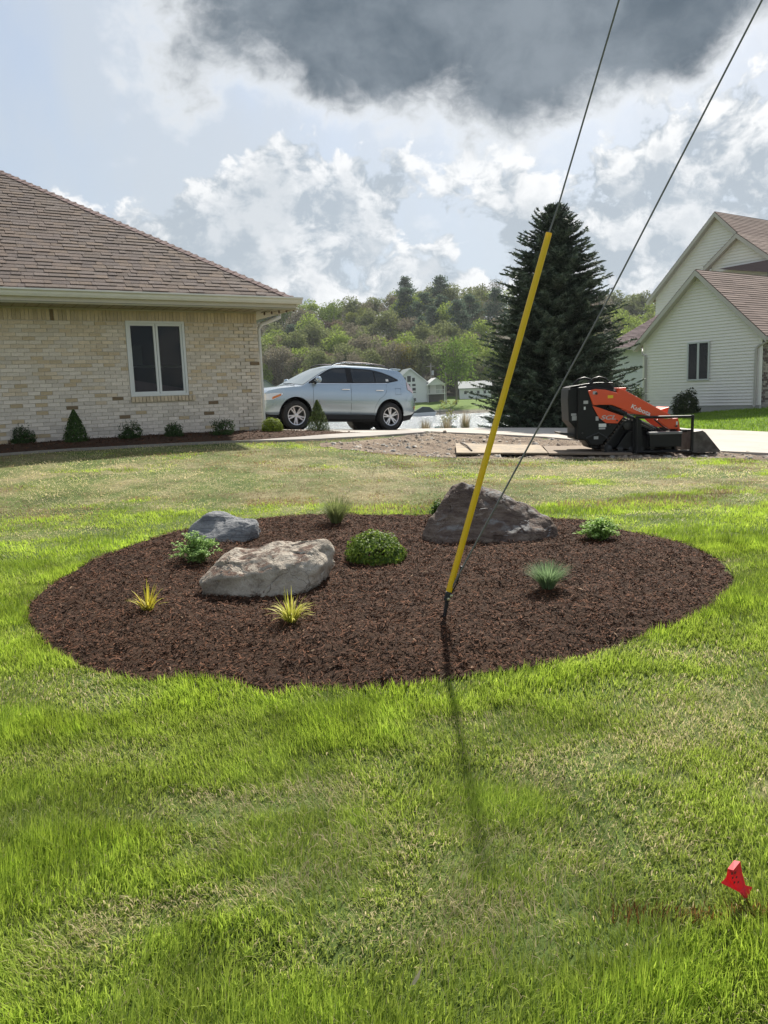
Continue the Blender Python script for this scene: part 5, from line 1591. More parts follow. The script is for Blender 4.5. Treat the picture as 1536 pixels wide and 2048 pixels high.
# ------------------------------------------------------------------ guy wires and yellow guard
anc = G(885, 1234, lift=.085); anc = np.array([anc[0], anc[1], float(bed_z(anc[0], anc[1]))])
t1_ = aty(897, 1186, anc[1] - .02); top = aty(1098, 466, 4.2)
steel = mat("galvanised_strand", (.17, .17, .18), .5, metal=.6)
dark_iron = mat("dark_iron", (.035, .038, .042), .5, metal=.5, var=.3, scale=40)
yel = mat("yellow_guard", (.88, .60, .015), .42, var=.06, scale=5, trans=.25)
gw_ = empty("guy_wire", anc, 0, "steel guy wire running up inside the tall yellow plastic guard", "guy wire")
def rel(p): return tuple(float(q) for q in (np.asarray(p) - anc))
dirw = (top - t1_) / np.linalg.norm(top - t1_)
MB().tube([rel(anc - np.array([0, 0, .06])), rel(anc + (t1_ - anc) * .95)], .0105, 10).build("anchor_rod", dark_iron, gw_, smooth=True)
tb = MB(); nseg = 15
ring0, ring1, ring2, ring3 = [], [], [], []
xax = np.cross(dirw, np.array([0, 1.0, 0])); xax /= np.linalg.norm(xax); yax = np.cross(dirw, xax)
for k in range(nseg + 1):
    a = -pi * .5 + .25 + (2 * pi - .5) * k / nseg
    v_ = xax * cos(a) + yax * sin(a)
    ring0.append(rel(t1_ + dirw * .01 + v_ * .0175)); ring1.append(rel(top + v_ * .0165))
    ring2.append(rel(t1_ + dirw * .01 + v_ * .0145)); ring3.append(rel(top + v_ * .0135))
n_ = nseg + 1
tb.add(ring0 + ring1 + ring2 + ring3, [(i, i + 1, n_ + i + 1, n_ + i) for i in range(nseg)] + [(2 * n_ + i, 3 * n_ + i, 3 * n_ + i + 1, 2 * n_ + i + 1) for i in range(nseg)] + [(n_ + i, n_ + i + 1, 3 * n_ + i + 1, 3 * n_ + i) for i in range(nseg)] + [(0, n_, 3 * n_, 2 * n_), (nseg, 2 * n_ + nseg, 3 * n_ + nseg, n_ + nseg)])
tb.build("guard", yel, gw_, smooth=True)
wtop_ = aty(1238, 0, 3.75); ext = wtop_ + (wtop_ - aty(1117, 410, 4.18)) * 2.2
MB().tube([rel(t1_), rel(top), rel(aty(1117, 410, 4.18)), rel(wtop_), rel(ext)], .0043, 8).build("wire", steel, gw_, smooth=True)
cl = MB(); up_v = Vector(dirw)
M_ = up_v.to_track_quat('Z', 'Y').to_matrix()
cl.box(rel(anc + (t1_ - anc) * .86), (.040, .034, .050), M=M_)
cl.build("clamp", dark_iron, gw_, bevel=.006)
for k_, (dx_, f_) in enumerate(((.016, .93), (.004, .80))):
    MB().lathe([(.001, -.012), (.009, -.011), (.009, .0), (.001, .002)], rel(anc + (t1_ - anc) * f_ + np.array([dx_, -.022, 0])), 'y', 6).build("bolt", mat("bright_bolt", (.55, .54, .48), .3, metal=.9), gw_)
w2s = anc + (t1_ - anc) * .88
w2a = aty(921, 1143, anc[1] - .05); w2b = aty(1210, 610, 4.1); w2c = aty(1524, 0, 3.45)
gw2 = empty("guy_wire", w2s, 0, "bare steel guy wire slanting up to the right of the yellow guard", "guy wire")
def rel2(p): return tuple(float(q) for q in (np.asarray(p) - w2s))
MB().tube([rel2(w2s), rel2(w2a), rel2(w2b), rel2(w2c), rel2(w2c + (w2c - w2b) * 2.2)], [.0052, .0055, .0044, .0042, .0042], 8).build("wire", steel, gw2, smooth=True)
MB().tube([rel2(w2s + np.array([.012, 0, .0])), rel2(w2a * .5 + w2s * .5 + np.array([.016, 0, 0])), rel2(w2a + np.array([.006, 0, .03]))], .0045, 6).build("wire_tail", dark_iron, gw2)

# ------------------------------------------------------------------ marker flag and small litter
fl0 = G(1492, 1806); fy = fl0[1]
flag_m = mat("flag_plastic", (.78, .035, .06), .5, var=.05, trans=.35, spec=.4)
flag = empty("marker_flag", fl0, 0, "crumpled red plastic marker flag low in the grass", "flag")
def fz(px, py, dy=0.0):
    return rel_f(aty(1320 + px / 7.11, 1660 + py / 7.11, fy + dy))
def rel_f(p): return tuple(float(q) for q in (np.asarray(p) - fl0))
fm = MB()
A = [fz(1052, 432, .010), fz(1140, 448, .004), fz(1040, 572, -.022), fz(963, 550, -.016)]
fm.add(A, [(0, 1, 2, 3)])
fm.add([A[3], A[2], A[1], fz(1168, 610, .0), fz(1215, 785, -.004), fz(1120, 880, -.014), fz(865, 752, -.012), fz(940, 672, -.008), fz(1010, 700, -.018), fz(1090, 690, -.012)],
       [(0, 1, 8, 7), (1, 2, 3, 9), (1, 9, 8), (7, 8, 5, 6), (8, 9, 4, 5), (9, 3, 4)])
fm.add([fz(1215, 785, -.004), fz(1312, 812, .006), fz(1250, 960, -.012), fz(1200, 975, -.020), fz(1120, 880, -.014)], [(0, 1, 2), (0, 2, 3), (0, 3, 4)])
fme = fm.mesh("sheet", flag_m, fixn=False)
bm = bmesh.new(); bm.from_mesh(fme); bmesh.ops.remove_doubles(bm, verts=bm.verts, dist=.0004)
bmesh.ops.solidify(bm, geom=list(bm.faces), thickness=.0006); bm.to_mesh(fme); bm.free()
link("sheet", fme, flag)
MB().tube([fz(1125, 470, .006), fz(1205, 800, .004), fz(1240, 1120, .004)], .0012, 6).build("stake", steel, flag)
ink = mat("flag_ink", (.12, .02, .03), .6)
tx = MB()
for i, (px, py) in enumerate(((1010, 640), (1055, 625), (1020, 700), (1075, 690), (1045, 765), (1100, 760))):
    p = np.array(fz(px, py, -.026 if i < 4 else -.022)); tx.add([p, p + [.0042, 0, .001], p + [.0050, 0, .0075], p + [.0008, 0, .0065]], [(0, 1, 2, 3)])
tx.build("printed_marks", ink, flag, fixn=False)
lf = G(835, 1992)
lm_ = MB().add([(-.018, -.012, .004), (-.004, .0, .016), (.012, .014, .030), (.006, .002, .012), (-.006, -.010, .004), (.016, .022, .036)], [(0, 1, 4), (1, 3, 4), (1, 2, 3), (2, 5, 3)]).build("dead_leaf", mat("dead_leaf", (.50, .42, .27), .8, trans=.2), None, fixn=False, loc=(lf[0], lf[1], lf[2] + .035))
tag(lm_, "curled pale dead leaf lying on the long grass", "leaf")

# ------------------------------------------------------------------ plywood by the loader
ply = mat("plywood", (.33, .25, .16), .85, var=.3, scale=4, col2=(.21, .165, .115))
def board(name, label, pts, th, m, group=None, lift=.03):
    P = [G(*p) for p in pts]
    c = np.mean(P, 0)
    top_ = [(q[0] - c[0], q[1] - c[1], q[2] - c[2] + lift + th) for q in P]
    o = MB().add(top_ + [(q[0], q[1], q[2] - th) for q in top_], [(0, 1, 2, 3), (7, 6, 5, 4), (0, 4, 5, 1), (1, 5, 6, 2), (2, 6, 7, 3), (3, 7, 4, 0)]).build(name, m, None, bevel=.004, loc=c)
    return tag(o, label, "board", group)
board("plywood_sheet", "weathered plywood sheet on the soil with a dark stick across its end", [(913, 912), (1096, 912), (1080, 896), (911, 892)], .03, ply)
board("plywood_sheet", "muddy plywood sheet lying partly under the loader track", [(1098, 913), (1265, 914), (1250, 897), (1086, 898)], .03, mat("muddy_plywood", (.20, .15, .105), .9, var=.3, scale=5))
s0, s1 = G(921, 893), G(944, 910)
tag(MB().tube([(0, 0, 0), tuple((s1 - s0) * .5 + np.array([.02, 0, .012])), tuple(s1 - s0)], [.012, .016, .012], 6).build("stick", mat("dark_wood", (.05, .035, .025), .9), None, loc=(s0[0], s0[1], s0[2] + .08)), "short dark stick lying across the end of the plywood", "stick")
# ------------------------------------------------------------------ blue spruce beyond the drive
def spruce(loc, Ht, prof, seed):
    r = np.random.default_rng(seed)
    o = empty("spruce_tree", loc, 0, "tall dense dark green spruce standing between the lake and the white house", "tree")
    MB().tube([(0, 0, -.2), (.02, 0, Ht * .4), (0, .02, Ht * .97)], [.16, .10, .012], 8).build("trunk", mat("spruce_bark", (.06, .045, .035), .9), o)
    pr = lambda t: np.interp(t, [p[0] for p in prof], [p[1] for p in prof])
    Cs, As, Ls, Ws, Co = [], [], [], [], []
    br = MB()
    nwh = 78
    vn = VN(seed)
    for i in range(nwh):
        t = (i + .5) / nwh
        z = Ht * (.012 + .978 * t)
        R_ = pr(t)
        nb = int(np.clip(7 + R_ * 5.5, 6, 17))
        a0 = r.uniform(0, 6.28)
        for k in range(nb):
            a = a0 + 2 * pi * k / nb + r.normal(0, .2)
            ln = R_ * r.uniform(.62, 1.12) * (.86 + .35 * float(vn(np.array(a * 1.2 + 9), np.array(t * 9), 1.0, 2)))
            rise = ln * (np.interp(t, [0, .5, .8, 1], [-.04, .0, .14, .75]) + r.normal(0, .08))
            ca, sa = cos(a), sin(a)
            def bp(s): return np.array([ca * ln * s, sa * ln * s, z + rise * s ** 1.5 - .16 * ln * sin(pi * s) * (1 - t)])
            if ln > .5: br.tube([bp(0), bp(.5), bp(.95)], [.014, .009, .004], 4)
            ns = int(4 + ln * 9)
            for j in range(ns):
                s = .18 + .82 * (j + r.random()) / ns
                p = bp(s); d = bp(min(s + .05, 1.05)) - bp(s); d /= np.linalg.norm(d)
                side = np.array([-sa, ca, 0])
                for sg in (-1, 1, 0):
                    tw = (.10 + .20 * (1 - s) * min(ln, 1.6)) * r.uniform(.7, 1.3) if sg else .13
                    dirt_ = d * (.75 if sg else 1) + side * sg * r.uniform(.5, .9) + np.array([0, 0, r.uniform(-.18, .12)])
                    dirt_ /= np.linalg.norm(dirt_)
                    nsp = max(1, int(tw / .10))
                    for q in range(nsp):
                        c = p + dirt_ * tw * (q + .5) / nsp
                        L_ = tw / nsp * 1.5
                        shade = r.uniform(.6, 1.2)
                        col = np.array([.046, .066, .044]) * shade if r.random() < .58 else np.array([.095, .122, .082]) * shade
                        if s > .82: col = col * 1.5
                        for rot in range(2):
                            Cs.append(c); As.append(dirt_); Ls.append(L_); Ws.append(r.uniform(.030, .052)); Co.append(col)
    n = len(Cs)
    N_ = unit(r, n) * .8 + np.array([0, 0, .8]); N_[1::2] = unit(r, len(N_[1::2])); N_ /= np.linalg.norm(N_, axis=1)[:, None]
    br.build("branches", mat("spruce_bark", (.06, .045, .035), .9), o)
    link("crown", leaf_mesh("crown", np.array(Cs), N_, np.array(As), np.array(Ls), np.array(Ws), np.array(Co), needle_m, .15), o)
    return o
sl_ = aty(1110, 856, 26)
k_ = 26 / F
spruce((sl_[0], sl_[1], tz(sl_[0], sl_[1]) - .05), 424 * k_, [(0, 132 * k_), (.06, 146 * k_), (.2, 150 * k_), (.35, 136 * k_), (.5, 116 * k_), (.62, 102 * k_), (.75, 80 * k_), (.87, 52 * k_), (.95, 26 * k_), (1, 9 * k_)], 41)

# ------------------------------------------------------------------ shrubs by the white house
p = G(1372, 832); s = p[1] / F
p = np.array([*aty(1372, 830, 30.2)[:2], 0]); p[2] = tz(p[0], p[1]); s = 30.2 / F
shrub("house_shrub", "rounded dark green shrub below the white house window", "shrub", p, 52 * s, 46 * s, 2600, .10, (.020, .036, .012), (.07, .09, .03), 91, bump=.35)
p = np.array([*aty(1276, 815, 33.5)[:2], 0]); p[2] = tz(p[0], p[1])
shrub("house_shrub", "tall narrow green shrub tucked behind the white house corner", "shrub", p, .9, 1.25, 1800, .10, (.03, .06, .015), (.13, .18, .04), 92, bump=.3)

# ------------------------------------------------------------------ lakeside: chairs, dry grasses, sapling
def chair(loc, rz, label):
    o = empty("garden_chair", loc, rz, label, "chair", "green garden chairs on the near bank")
    gm = mat("chair_green", (.04, .10, .09), .5)
    for k in range(5):
        x = -.22 + .11 * k
        MB().prism([(x * .9 - .045, .35), (x * .9 + .045, .35), (x * 1.25 + .05, .98 - abs(k - 2) * .045), (x * 1.25 - .05, .98 - abs(k - 2) * .045)], .27, .295, 'y').build("back_slat", gm, o)
    MB().box((0, -.02, .36), (.52, .55, .03)).build("seat", gm, o)
    for sx in (-1, 1):
        MB().box((sx * .33, -.02, .58), (.13, .72, .025)).build("arm", gm, o)
        MB().box((sx * .31, -.32, .28), (.04, .09, .58)).build("leg", gm, o)
        MB().box((sx * .28, .22, .28), (.04, .09, .56)).build("leg", gm, o)
    return o
for u, rz_, lab in ((878, rad(175), "green slatted garden chair facing the lake beside the dry grass clump"), (904, rad(188), "green slatted garden chair facing the lake under the little sapling")):
    q = aty(u, 858, 60)
    chair((q[0], q[1], tz(q[0], q[1])), rz_, lab)
for u, hh, sd_, lab in ((851, 1.45, 51, "tan dry ornamental grass clump nearest the parked car"), (893, 1.55, 52, "tan dry ornamental grass clump between the two green chairs"), (931, 1.75, 53, "tall tan dry ornamental grass clump nearest the spruce")):
    q = aty(u, 862, 47)
    t_ = tuft("dry_grass", lab, (q[0], q[1], tz(q[0], q[1]) - .05), .95, hh, 260, .022, (.20, .15, .09), (.42, .34, .22), sd_, .12, .8)
def sapling(loc):
    r = np.random.default_rng(8)
    o = empty("sapling_tree", loc, 0, "thin young sapling with yellow green leaves on the near lake bank", "tree")
    tr = MB().tube([(0, 0, -.1), (.03, 0, 1.0), (0, .02, 2.6)], [.03, .022, .006], 6)
    Cs = []
    for k in range(16):
        z = r.uniform(.8, 2.4); a = r.uniform(0, 6.28); l = r.uniform(.3, .75)
        e = np.array([cos(a) * l, sin(a) * l, z + l * .7]); tr.tube([(0.02, 0, z), e], [.010, .004], 4)
        for j in range(22): Cs.append(np.array([.02, 0, z]) + (e - np.array([.02, 0, z])) * r.uniform(.4, 1.1) + r.normal(0, .07, 3))
    tr.build("trunk", stem_m, o)
    Cs = np.array(Cs); n = len(Cs)
    link("crown", leaf_mesh("crown", Cs, unit(r, n), unit(r, n), .11, .07, mix_cols(r, n, (.16, .19, .03), (.30, .28, .06)), leaf_m), o)
q = aty(902, 858, 56); sapling((q[0], q[1], tz(q[0], q[1])))

# ------------------------------------------------------------------ far shore
bark = mat("tree_bark", (.16, .14, .115), .95, var=.2, scale=1.5)
def far_tree(name, Ht, Wd, n, ls, c0, c1, seed, lobes=9, trunk=.35, airy=0.0, pine=False):
    r = np.random.default_rng(seed)
    o = empty(name)
    tr = MB().tube([(0, 0, -.8), (r.normal(0, .2), r.normal(0, .2), Ht * .45), (r.normal(0, .4), r.normal(0, .4), Ht * .92)], [.26, .18, .04], 6)
    Cs = []
    if pine:
        for k in range(lobes):
            t = (k + .5) / lobes; z = Ht * (.30 + .70 * t)
            R_ = Wd / 2 * (1 - t) ** .6 * r.uniform(.7, 1.15)
            for b in range(6):
                a = r.uniform(0, 6.28); e = np.array([cos(a) * R_, sin(a) * R_, z + r.uniform(-.3, .7)])
                tr.tube([(0, 0, z - .3), e], [.07, .02], 4)
                m_ = n // (lobes * 6)
                f = r.uniform(.35, 1.1, (m_, 1))
                Cs.append(np.array([0, 0, z - .3]) * (1 - f) + e * f + r.normal(0, 1, (m_, 3)) * [.65, .65, .32])
    else:
        for k in range(lobes):
            a = r.uniform(0, 6.28); q = r.random() ** .6
            c = np.array([cos(a) * Wd * .34 * q, sin(a) * Wd * .34 * q, Ht * (trunk + (.92 - trunk) * r.random() ** .8) - q * q * Ht * .10])
            tr.tube([(0, 0, Ht * trunk * r.uniform(.6, 1.1)), c * [.6, .6, .93], c], [.10, .06, .02], 4)
            rad_ = Wd * r.uniform(.16, .27)
            m_ = n // lobes
            d = unit(r, m_)
            Cs.append(c + d * rad_ * (r.uniform(.2, 1.0, m_) ** .45)[:, None] * [1, 1, .8])
            if airy:
                for b in range(5):
                    e = c + unit(r, 1)[0] * rad_ * 1.2 * np.array([1, 1, .9]) + [0, 0, rad_ * .3]
                    tr.tube([c - [0, 0, rad_ * .6], e], [.035, .012], 3)
    Cs = np.concatenate(Cs); n = len(Cs)
    tr.build("trunk", bark, o)
    N_ = unit(r, n) + [0, 0, .5]; N_ /= np.linalg.norm(N_, axis=1)[:, None]
    link("crown", leaf_mesh("crown", Cs, N_, unit(r, n), ls * r.uniform(.6, 1.4, n), ls * .7 * r.uniform(.6, 1.3, n), mix_cols(r, n, c0, c1), far_leaf), o)
    return o
far_leaf = mat("far_leaf", (.1, .12, .04), .75, attr=True, trans=.35, spec=.15)
KINDS = [("budding_tree", "grey brown budding tree in the far wood, branches showing through", "tree", dict(Ht=17, Wd=11, n=2600, ls=.50, c0=(.16, .145, .10), c1=(.27, .24, .165), lobes=14, airy=1)),
         ("budding_tree", "reddish brown budding tree in the far wood", "tree", dict(Ht=16, Wd=10.5, n=2600, ls=.50, c0=(.165, .125, .085), c1=(.26, .195, .135), lobes=13, airy=1)),
         ("olive_tree_crown", "olive green leafing tree in the far wood", "tree", dict(Ht=16, Wd=11, n=2800, ls=.58, c0=(.14, .165, .065), c1=(.26, .29, .11), lobes=12, airy=1)),
         ("spring_tree", "fresh yellow green leafing tree in the far wood", "tree", dict(Ht=17, Wd=11, n=2800, ls=.58, c0=(.20, .27, .05), c1=(.34, .42, .09), lobes=12)),
         ("pine_tree", "dark green pine rising from the far wood", "tree", dict(Ht=19, Wd=10, n=3000, ls=.60, c0=(.07, .11, .075), c1=(.13, .18, .12), lobes=11, pine=True)),
         ("slender_tree", "slender pale trunked tree at the edge of the far wood", "tree", dict(Ht=15, Wd=5, n=1200, ls=.40, c0=(.09, .115, .03), c1=(.17, .19, .06), lobes=9, trunk=.45, airy=1))]
KINDS[2] = ("olive_leaf_tree",) + KINDS[2][1:]
protos = []
for i, (nm, lab, ct, kw) in enumerate(KINDS):
    for v_ in range(2):
        t_ = far_tree(nm, seed=100 + i * 7 + v_, **kw); tag(t_, lab, ct, "trees of the wood across the lake"); protos.append((i, t_, [False]))
def place_tree(i, x, y, sc, rz):
    c = [p for p in protos if p[0] == i]
    _, o, used = c[rt.randrange(2)]
    if used[0]: o = copy_tree(o)
    used[0] = True
    o.location = (x, y, tz(x, y) - .3); o.scale = (sc * rt.uniform(.9, 1.15), sc * rt.uniform(.9, 1.15), sc); o.rotation_euler = (0, 0, rz)
rt = random.Random(12)
cnt = 0
rows = [(206, 4.6, .80), (214, 5.0, .85), (225, 5.4, .9), (238, 5.8, .95), (253, 6.2, 1.0), (270, 6.6, 1.0), (290, 7.0, 1.05), (312, 7.0, 1.05), (332, 7.0, 1.1)]
for ri, (yy, spc, sc) in enumerate(rows):
    x = -.215 * yy
    while x < .42 * yy:
        r_ = x / yy
        vis_ = (-.185 < r_ < .155) or (.27 < r_ < .375)
        st = spc * (1.0 if vis_ else 2.3)
        if (.155 < r_ < .27) and ri not in (0, 8): x += st; continue
        if cnt < 292:
            q = rt.random()
            if ri < 2: i = 5 if (q < .45 and r_ < -.05) else (2 if q < .5 else (0 if q < .8 else 3))
            elif r_ > .02 and r_ < .2: i = 4 if (q < .22 and ri > 3) else (0 if q < .42 else (2 if q < .66 else (3 if q < .86 else 1)))
            else: i = 1 if q < .22 else (0 if q < .42 else (2 if q < .66 else (3 if q < .97 else 4)))
            place_tree(i, x + rt.uniform(-.3, .3) * spc, yy + rt.uniform(-4, 4), sc * rt.uniform(.8, 1.18), rt.uniform(0, 6.28)); cnt += 1
        x += st * rt.uniform(.85, 1.15)
for i, o, used in protos:
    if not used[0]:
        for ch in list(o.children): bpy.data.objects.remove(ch)
        bpy.data.objects.remove(o)
def single(name, label, u, v, y, Ht, Wd, c0, c1, seed, n=2600, **kw):
    q = aty(u, v, y)
    o = far_tree(name, Ht, Wd, n, kw.pop('ls', .45), c0, c1, seed, **kw)
    o.location = (q[0], q[1], tz(q[0], q[1]) - .2)
    return tag(o, label, "tree")
single("shore_tree", "broad bright green tree on the far lawn beside the low white house", 912, 800, 178, 15.0, 12.5, (.10, .17, .03), (.22, .32, .06), 201, 2600, lobes=20, trunk=.38)
single("shore_tree", "round golden yellow green tree behind the gabled lake house", 808, 770, 204, 15.0, 9.5, (.17, .15, .025), (.30, .26, .05), 202, 2600, lobes=14, trunk=.35)
single("wood_edge_tree", "small vivid green tree above the parked car bonnet", 632, 775, 208, 10.5, 6.0, (.12, .22, .03), (.20, .32, .05), 203, 1800, lobes=10, trunk=.25)
single("hilltop_tree", "large bright green tree crown high on the left of the wooded hill", 668, 700, 300, 20, 15, (.12, .18, .03), (.22, .30, .06), 204, 3200, lobes=16, ls=.6)
single("hilltop_tree", "yellow green tree beside the bright crown on the wooded hill", 712, 700, 296, 18, 11, (.13, .16, .03), (.23, .25, .06), 205, 2600, lobes=14, ls=.6)
single("hilltop_tree", "pale leafless tall tree sticking up above the wood beside the spruce", 990, 700, 290, 24, 10, (.13, .125, .08), (.20, .185, .12), 206, 900, lobes=16, airy=1, trunk=.5)
for u, Ht, y_, lab in ((815, 22, 290, "broad dark pine standing highest on the wooded hill"), (850, 20.5, 282, "dark pine to the right of the highest pine on the hill"), (885, 19, 280, "dark pine third along the hilltop row from the broad one"), (940, 20, 270, "dark pine on the hillside near the spruce top")):
    single("hill_pine", lab, u, 700, y_, Ht, 15, (.07, .115, .075), (.14, .195, .12), 300 + u, 4200, ls=.65, lobes=12, pine=True)
wb = mat("far_white", (.72, .73, .73), .7); wr = mat("far_roof", (.13, .16, .16), .85, var=.1); wdk = mat("far_dark", (.05, .055, .06), .6)
def zb_at(x, y): return tz(x, y)
# gabled lake house
q = aty(822, 803, 185); ah = empty("lake_house", (q[0], q[1], tz(q[0], q[1])), rad(8), "white gabled lake house with arched windows and a covered porch across the water", "house")
MB().prism([(-3.9, -.6), (3.9, -.6), (3.9, 4.7), (0, 7.8), (-3.9, 4.7)], 0, 10, 'y').build("wall", wb, ah)
for sgn in (-1, 1):
    MB().prism([(sgn * 4.4, 4.45), (sgn * 4.4, 4.2), (0, 7.75), (0, 8.05)], -.45, 10.4, 'y').build("roof", wr, ah)
    MB().prism([(sgn * 4.42, 4.46), (sgn * 4.42, 4.14), (0, 7.7), (0, 8.07)], -.52, -.44, 'y').build("barge_board", frame_white, ah)
for (x0, x1, z0, z1) in ((-.75, .10, 4.85, 6.2), (-2.0, -1.1, 5.0, 5.9), (.42, 1.05, 4.9, 5.75), (-.95, -.1, 3.8, 4.35), (.42, 1.2, 3.85, 4.35), (-.95, -.1, 2.8, 3.45), (.42, 1.2, 2.8, 3.45), (.42, 1.2, 2.3, 2.5), (.42, 1.2, .35, 1.05), (-1.0, -.2, .35, 1.05), (-2.2, -1.4, 2.8, 3.45)):
    w_ = MB().box(((x0 + x1) / 2, -.02, (z0 + z1) / 2), (x1 - x0 + .14, .06, z1 - z0 + .14)).build("window", frame_white, ah)
    MB().box(((x0 + x1) / 2, -.06, (z0 + z1) / 2), (x1 - x0, .04, z1 - z0)).build("pane", wdk, w_)
MB().prism([(3.7, 3.9), (8.0, 4.0), (5.85, 5.35)], -1.2, 4, 'y').build("porch_gable", wb, ah)
MB().prism([(3.6, 3.95), (3.6, 3.7), (5.85, 5.3), (8.15, 3.75), (8.15, 4.0), (5.85, 5.6)], -1.5, 4.2, 'y').build("porch_roof", frame_white, ah)
MB().box((5.9, 2.6, 2.0), (4.0, 2.8, 4.6)).build("porch_wall", mat("far_grey", (.36, .38, .37), .8), ah)
MB().box((5.9, .0, 1.9), (4.3, 2.6, .2)).build("deck", frame_white, ah)
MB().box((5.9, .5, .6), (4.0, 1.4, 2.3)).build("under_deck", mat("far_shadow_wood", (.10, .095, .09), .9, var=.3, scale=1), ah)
MB().box((5.6, 1.18, 2.95), (1.4, .06, 1.9)).build("door", frame_white, ah)
for x in (3.85, 7.85): MB().box((x, -1.15, 1.8), (.16, .16, 4.6)).build("post", frame_white, ah)
for k in range(11): MB().box((4.05 + k * .36, -1.2, 2.4), (.06, .05, .9)).build("baluster", frame_white, ah)
MB().box((5.9, -1.2, 2.88), (4.1, .08, .08)).build("handrail", frame_white, ah)
# low white house
q = aty(951, 798, 192); lw = empty("low_house", (q[0], q[1], tz(q[0], q[1])), rad(-4), "long low white house with a pale grey roof on the far lawn", "house")
MB().box((0, 2.5, 1.0), (7.6, 5, 3.2)).build("wall", wb, lw)
MB().prism([(-.5, 2.45), (2.5, 4.1), (5.5, 2.45), (5.5, 2.6), (2.5, 4.3), (-.5, 2.6)], -4.1, 4.1, 'x').build("roof", mat("pale_roof", (.36, .37, .36), .8, var=.1), lw)
for x in (-2.4, -.9, .7, 2.3): 
    w_ = MB().box((x, -.02, 1.55), (.75, .06, .85)).build("window", frame_white, lw); MB().box((x, -.06, 1.55), (.6, .04, .7)).build("pane", wdk, w_)
# small grey gabled house behind the car bonnet
q = aty(530, 770, 150 + 40); sg_ = empty("grey_house", (q[0], q[1], tz(q[0], q[1])), rad(10), "small grey gabled house seen between the brick wall and the car", "house")
MB().prism([(-3.2, -.6), (3.2, -.6), (3.2, 3.9), (0, 6.3), (-3.2, 3.9)], 0, 8, 'y').build("wall", mat("far_grey_wall", (.33, .35, .36), .8), sg_)
for sgn in (-1, 1): MB().prism([(sgn * 3.7, 3.75), (sgn * 3.7, 3.5), (0, 6.25), (0, 6.55)], -.5, 8.4, 'y').build("roof", frame_white if False else wr, sg_)
for x in (-1.0, 0, 1.0):
    w_ = MB().box((x, -.02, 3.6), (.72, .06, 1.5)).build("window", frame_white, sg_); MB().box((x, -.06, 3.6), (.55, .04, 1.3)).build("pane", wdk, w_)
# poles, boat, dock
def pole(u, v0, v1, y, lab, cross):
    a = aty(u, v0, y); z0 = tz(a[0], y); b = aty(u, v1, y)
    o = empty("utility_pole", (a[0], y, z0), 0, lab, "pole")
    pm = mat("pole_wood", (.30, .28, .25), .9)
    h_ = b[2] - z0
    MB().tube([(0, 0, -.3), (0, 0, h_)], [.17, .13], 8).build("post", pm, o)
    if cross:
        MB().box((0, 0, h_ - .8), (2.2, .12, .14)).build("crossarm", pm, o)
        MB().lathe([(.001, -.6), (.3, -.58), (.3, .5), (.001, .55)], (.45, 0, h_ - 2.4), 'z', 10).build("transformer", mat("transformer_grey", (.45, .46, .46), .5), o)
pole(863, 790, 726, 198, "wooden utility pole with crossarm and transformer behind the lake house", True)
pole(892, 786, 742, 180, "plain leaning utility pole on the far lawn between the two houses", False)
q = aty(849, 824, 154)
bo = empty("covered_boat", (q[0], q[1], LAKE_Z), rad(6), "moored boat under a dark green cover at the far shore", "boat")
MB().prism([(-2.3, -.1), (1.9, -.1), (2.3, .75), (-2.6, .65)], -.8, .8, 'y').build("hull", mat("boat_hull", (.55, .57, .58), .4), bo, bevel=.05)
MB().prism([(-2.4, .66), (2.2, .76), (1.6, 1.3), (.9, 1.75), (-.4, 1.85), (-1.6, 1.2)], -.7, .7, 'y').build("cover", mat("boat_cover", (.035, .055, .055), .8, var=.2), bo, bevel=.08)
q = aty(879, 825, 156)
dk = empty("dock", (q[0], q[1], LAKE_Z), 0, "low grey wooden dock beside the covered boat", "dock")
dm = mat("dock_wood", (.24, .22, .20), .9)
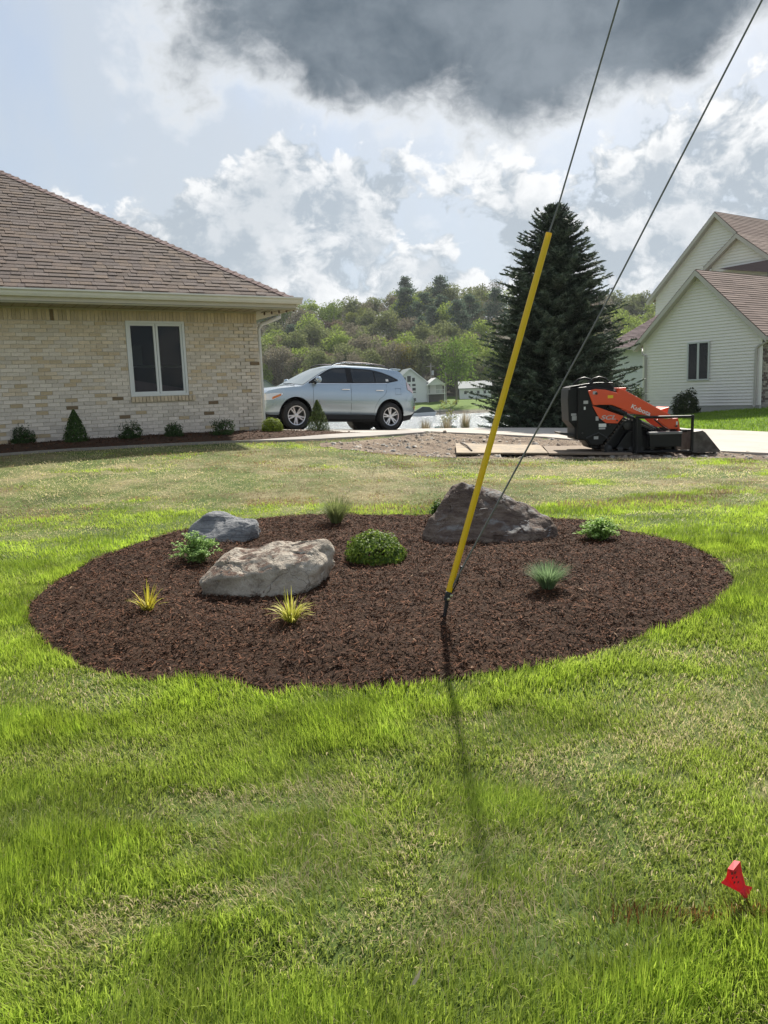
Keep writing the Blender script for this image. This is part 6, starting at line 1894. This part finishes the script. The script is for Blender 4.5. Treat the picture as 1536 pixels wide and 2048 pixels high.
for k in range(9): MB().box((-2.2 + k * .55, 0, .95), (.5, 2.2, .07)).build("plank", dm, dk)
for x in (-2.1, 0, 2.1): MB().box((x, -1.0, .1), (.16, .16, 2.4)).build("post", dm, dk)

# ------------------------------------------------------------------ grass in front of the white house
def far_lawn():
    r = np.random.default_rng(61)
    n = 120000
    y = r.uniform(20, 36, n); x = r.uniform(6, 24, n)
    k = ~inside(x, y, DRIVE)
    lx_, ly_ = (x - RC[0]) * RX[0] + (y - RC[1]) * RX[1], (x - RC[0]) * RY[0] + (y - RC[1]) * RY[1]
    k &= ~((lx_ > -5.3) & (lx_ < .2) & (ly_ > -.12)) & (x / y > .16) & (ly_ < 2.9)
    x, y = x[k], y[k]; n = len(x)
    a = r.uniform(0, 2 * pi, n); h = r.uniform(.04, .10, n); w = .022
    b0 = np.stack([x, y, terrain(x, y) - .01], 1); sd = np.stack([-np.sin(a), np.cos(a), 0 * a], 1) * w / 2
    tip = b0 + np.stack([np.cos(a) * h * .6, np.sin(a) * h * .6, h], 1)
    g = r.random(n); t = N2(x, y, 1.2, 4, .6)
    col = np.stack([.15 + .11 * g, .26 + .11 * g, .025 + .02 * g], 1) * (.65 + .7 * t)[:, None]
    me = np_mesh("lawn_grass", np.stack([b0 - sd, b0 + sd, tip], 1).reshape(-1, 3), (np.arange(n) * 3)[:, None] + [0, 1, 2], grass_m, np.repeat(col, 3, 0))
    tag(link("lawn_grass", me), "smooth green lawn between the concrete drive and the white house", "grass", kind="stuff")
far_lawn()

# ------------------------------------------------------------------ thin spring haze over the lake and the wood
hm = bpy.data.materials.new("haze_air"); hm.use_nodes = True
T = NT(hm.node_tree)
T.n('ShaderNodeOutputMaterial', {'Volume': T.n('ShaderNodeVolumePrincipled', {'Color': (.86, .90, .95, 1), 'Density': .00016, 'Anisotropy': .2}).outputs[0]})
hz = MB().box((0, 2070, 33), (5300, 4400, 80)).build("haze", hm)
tag(hz, "faint pale haze hanging over the lake and far wood", "haze", kind="stuff")
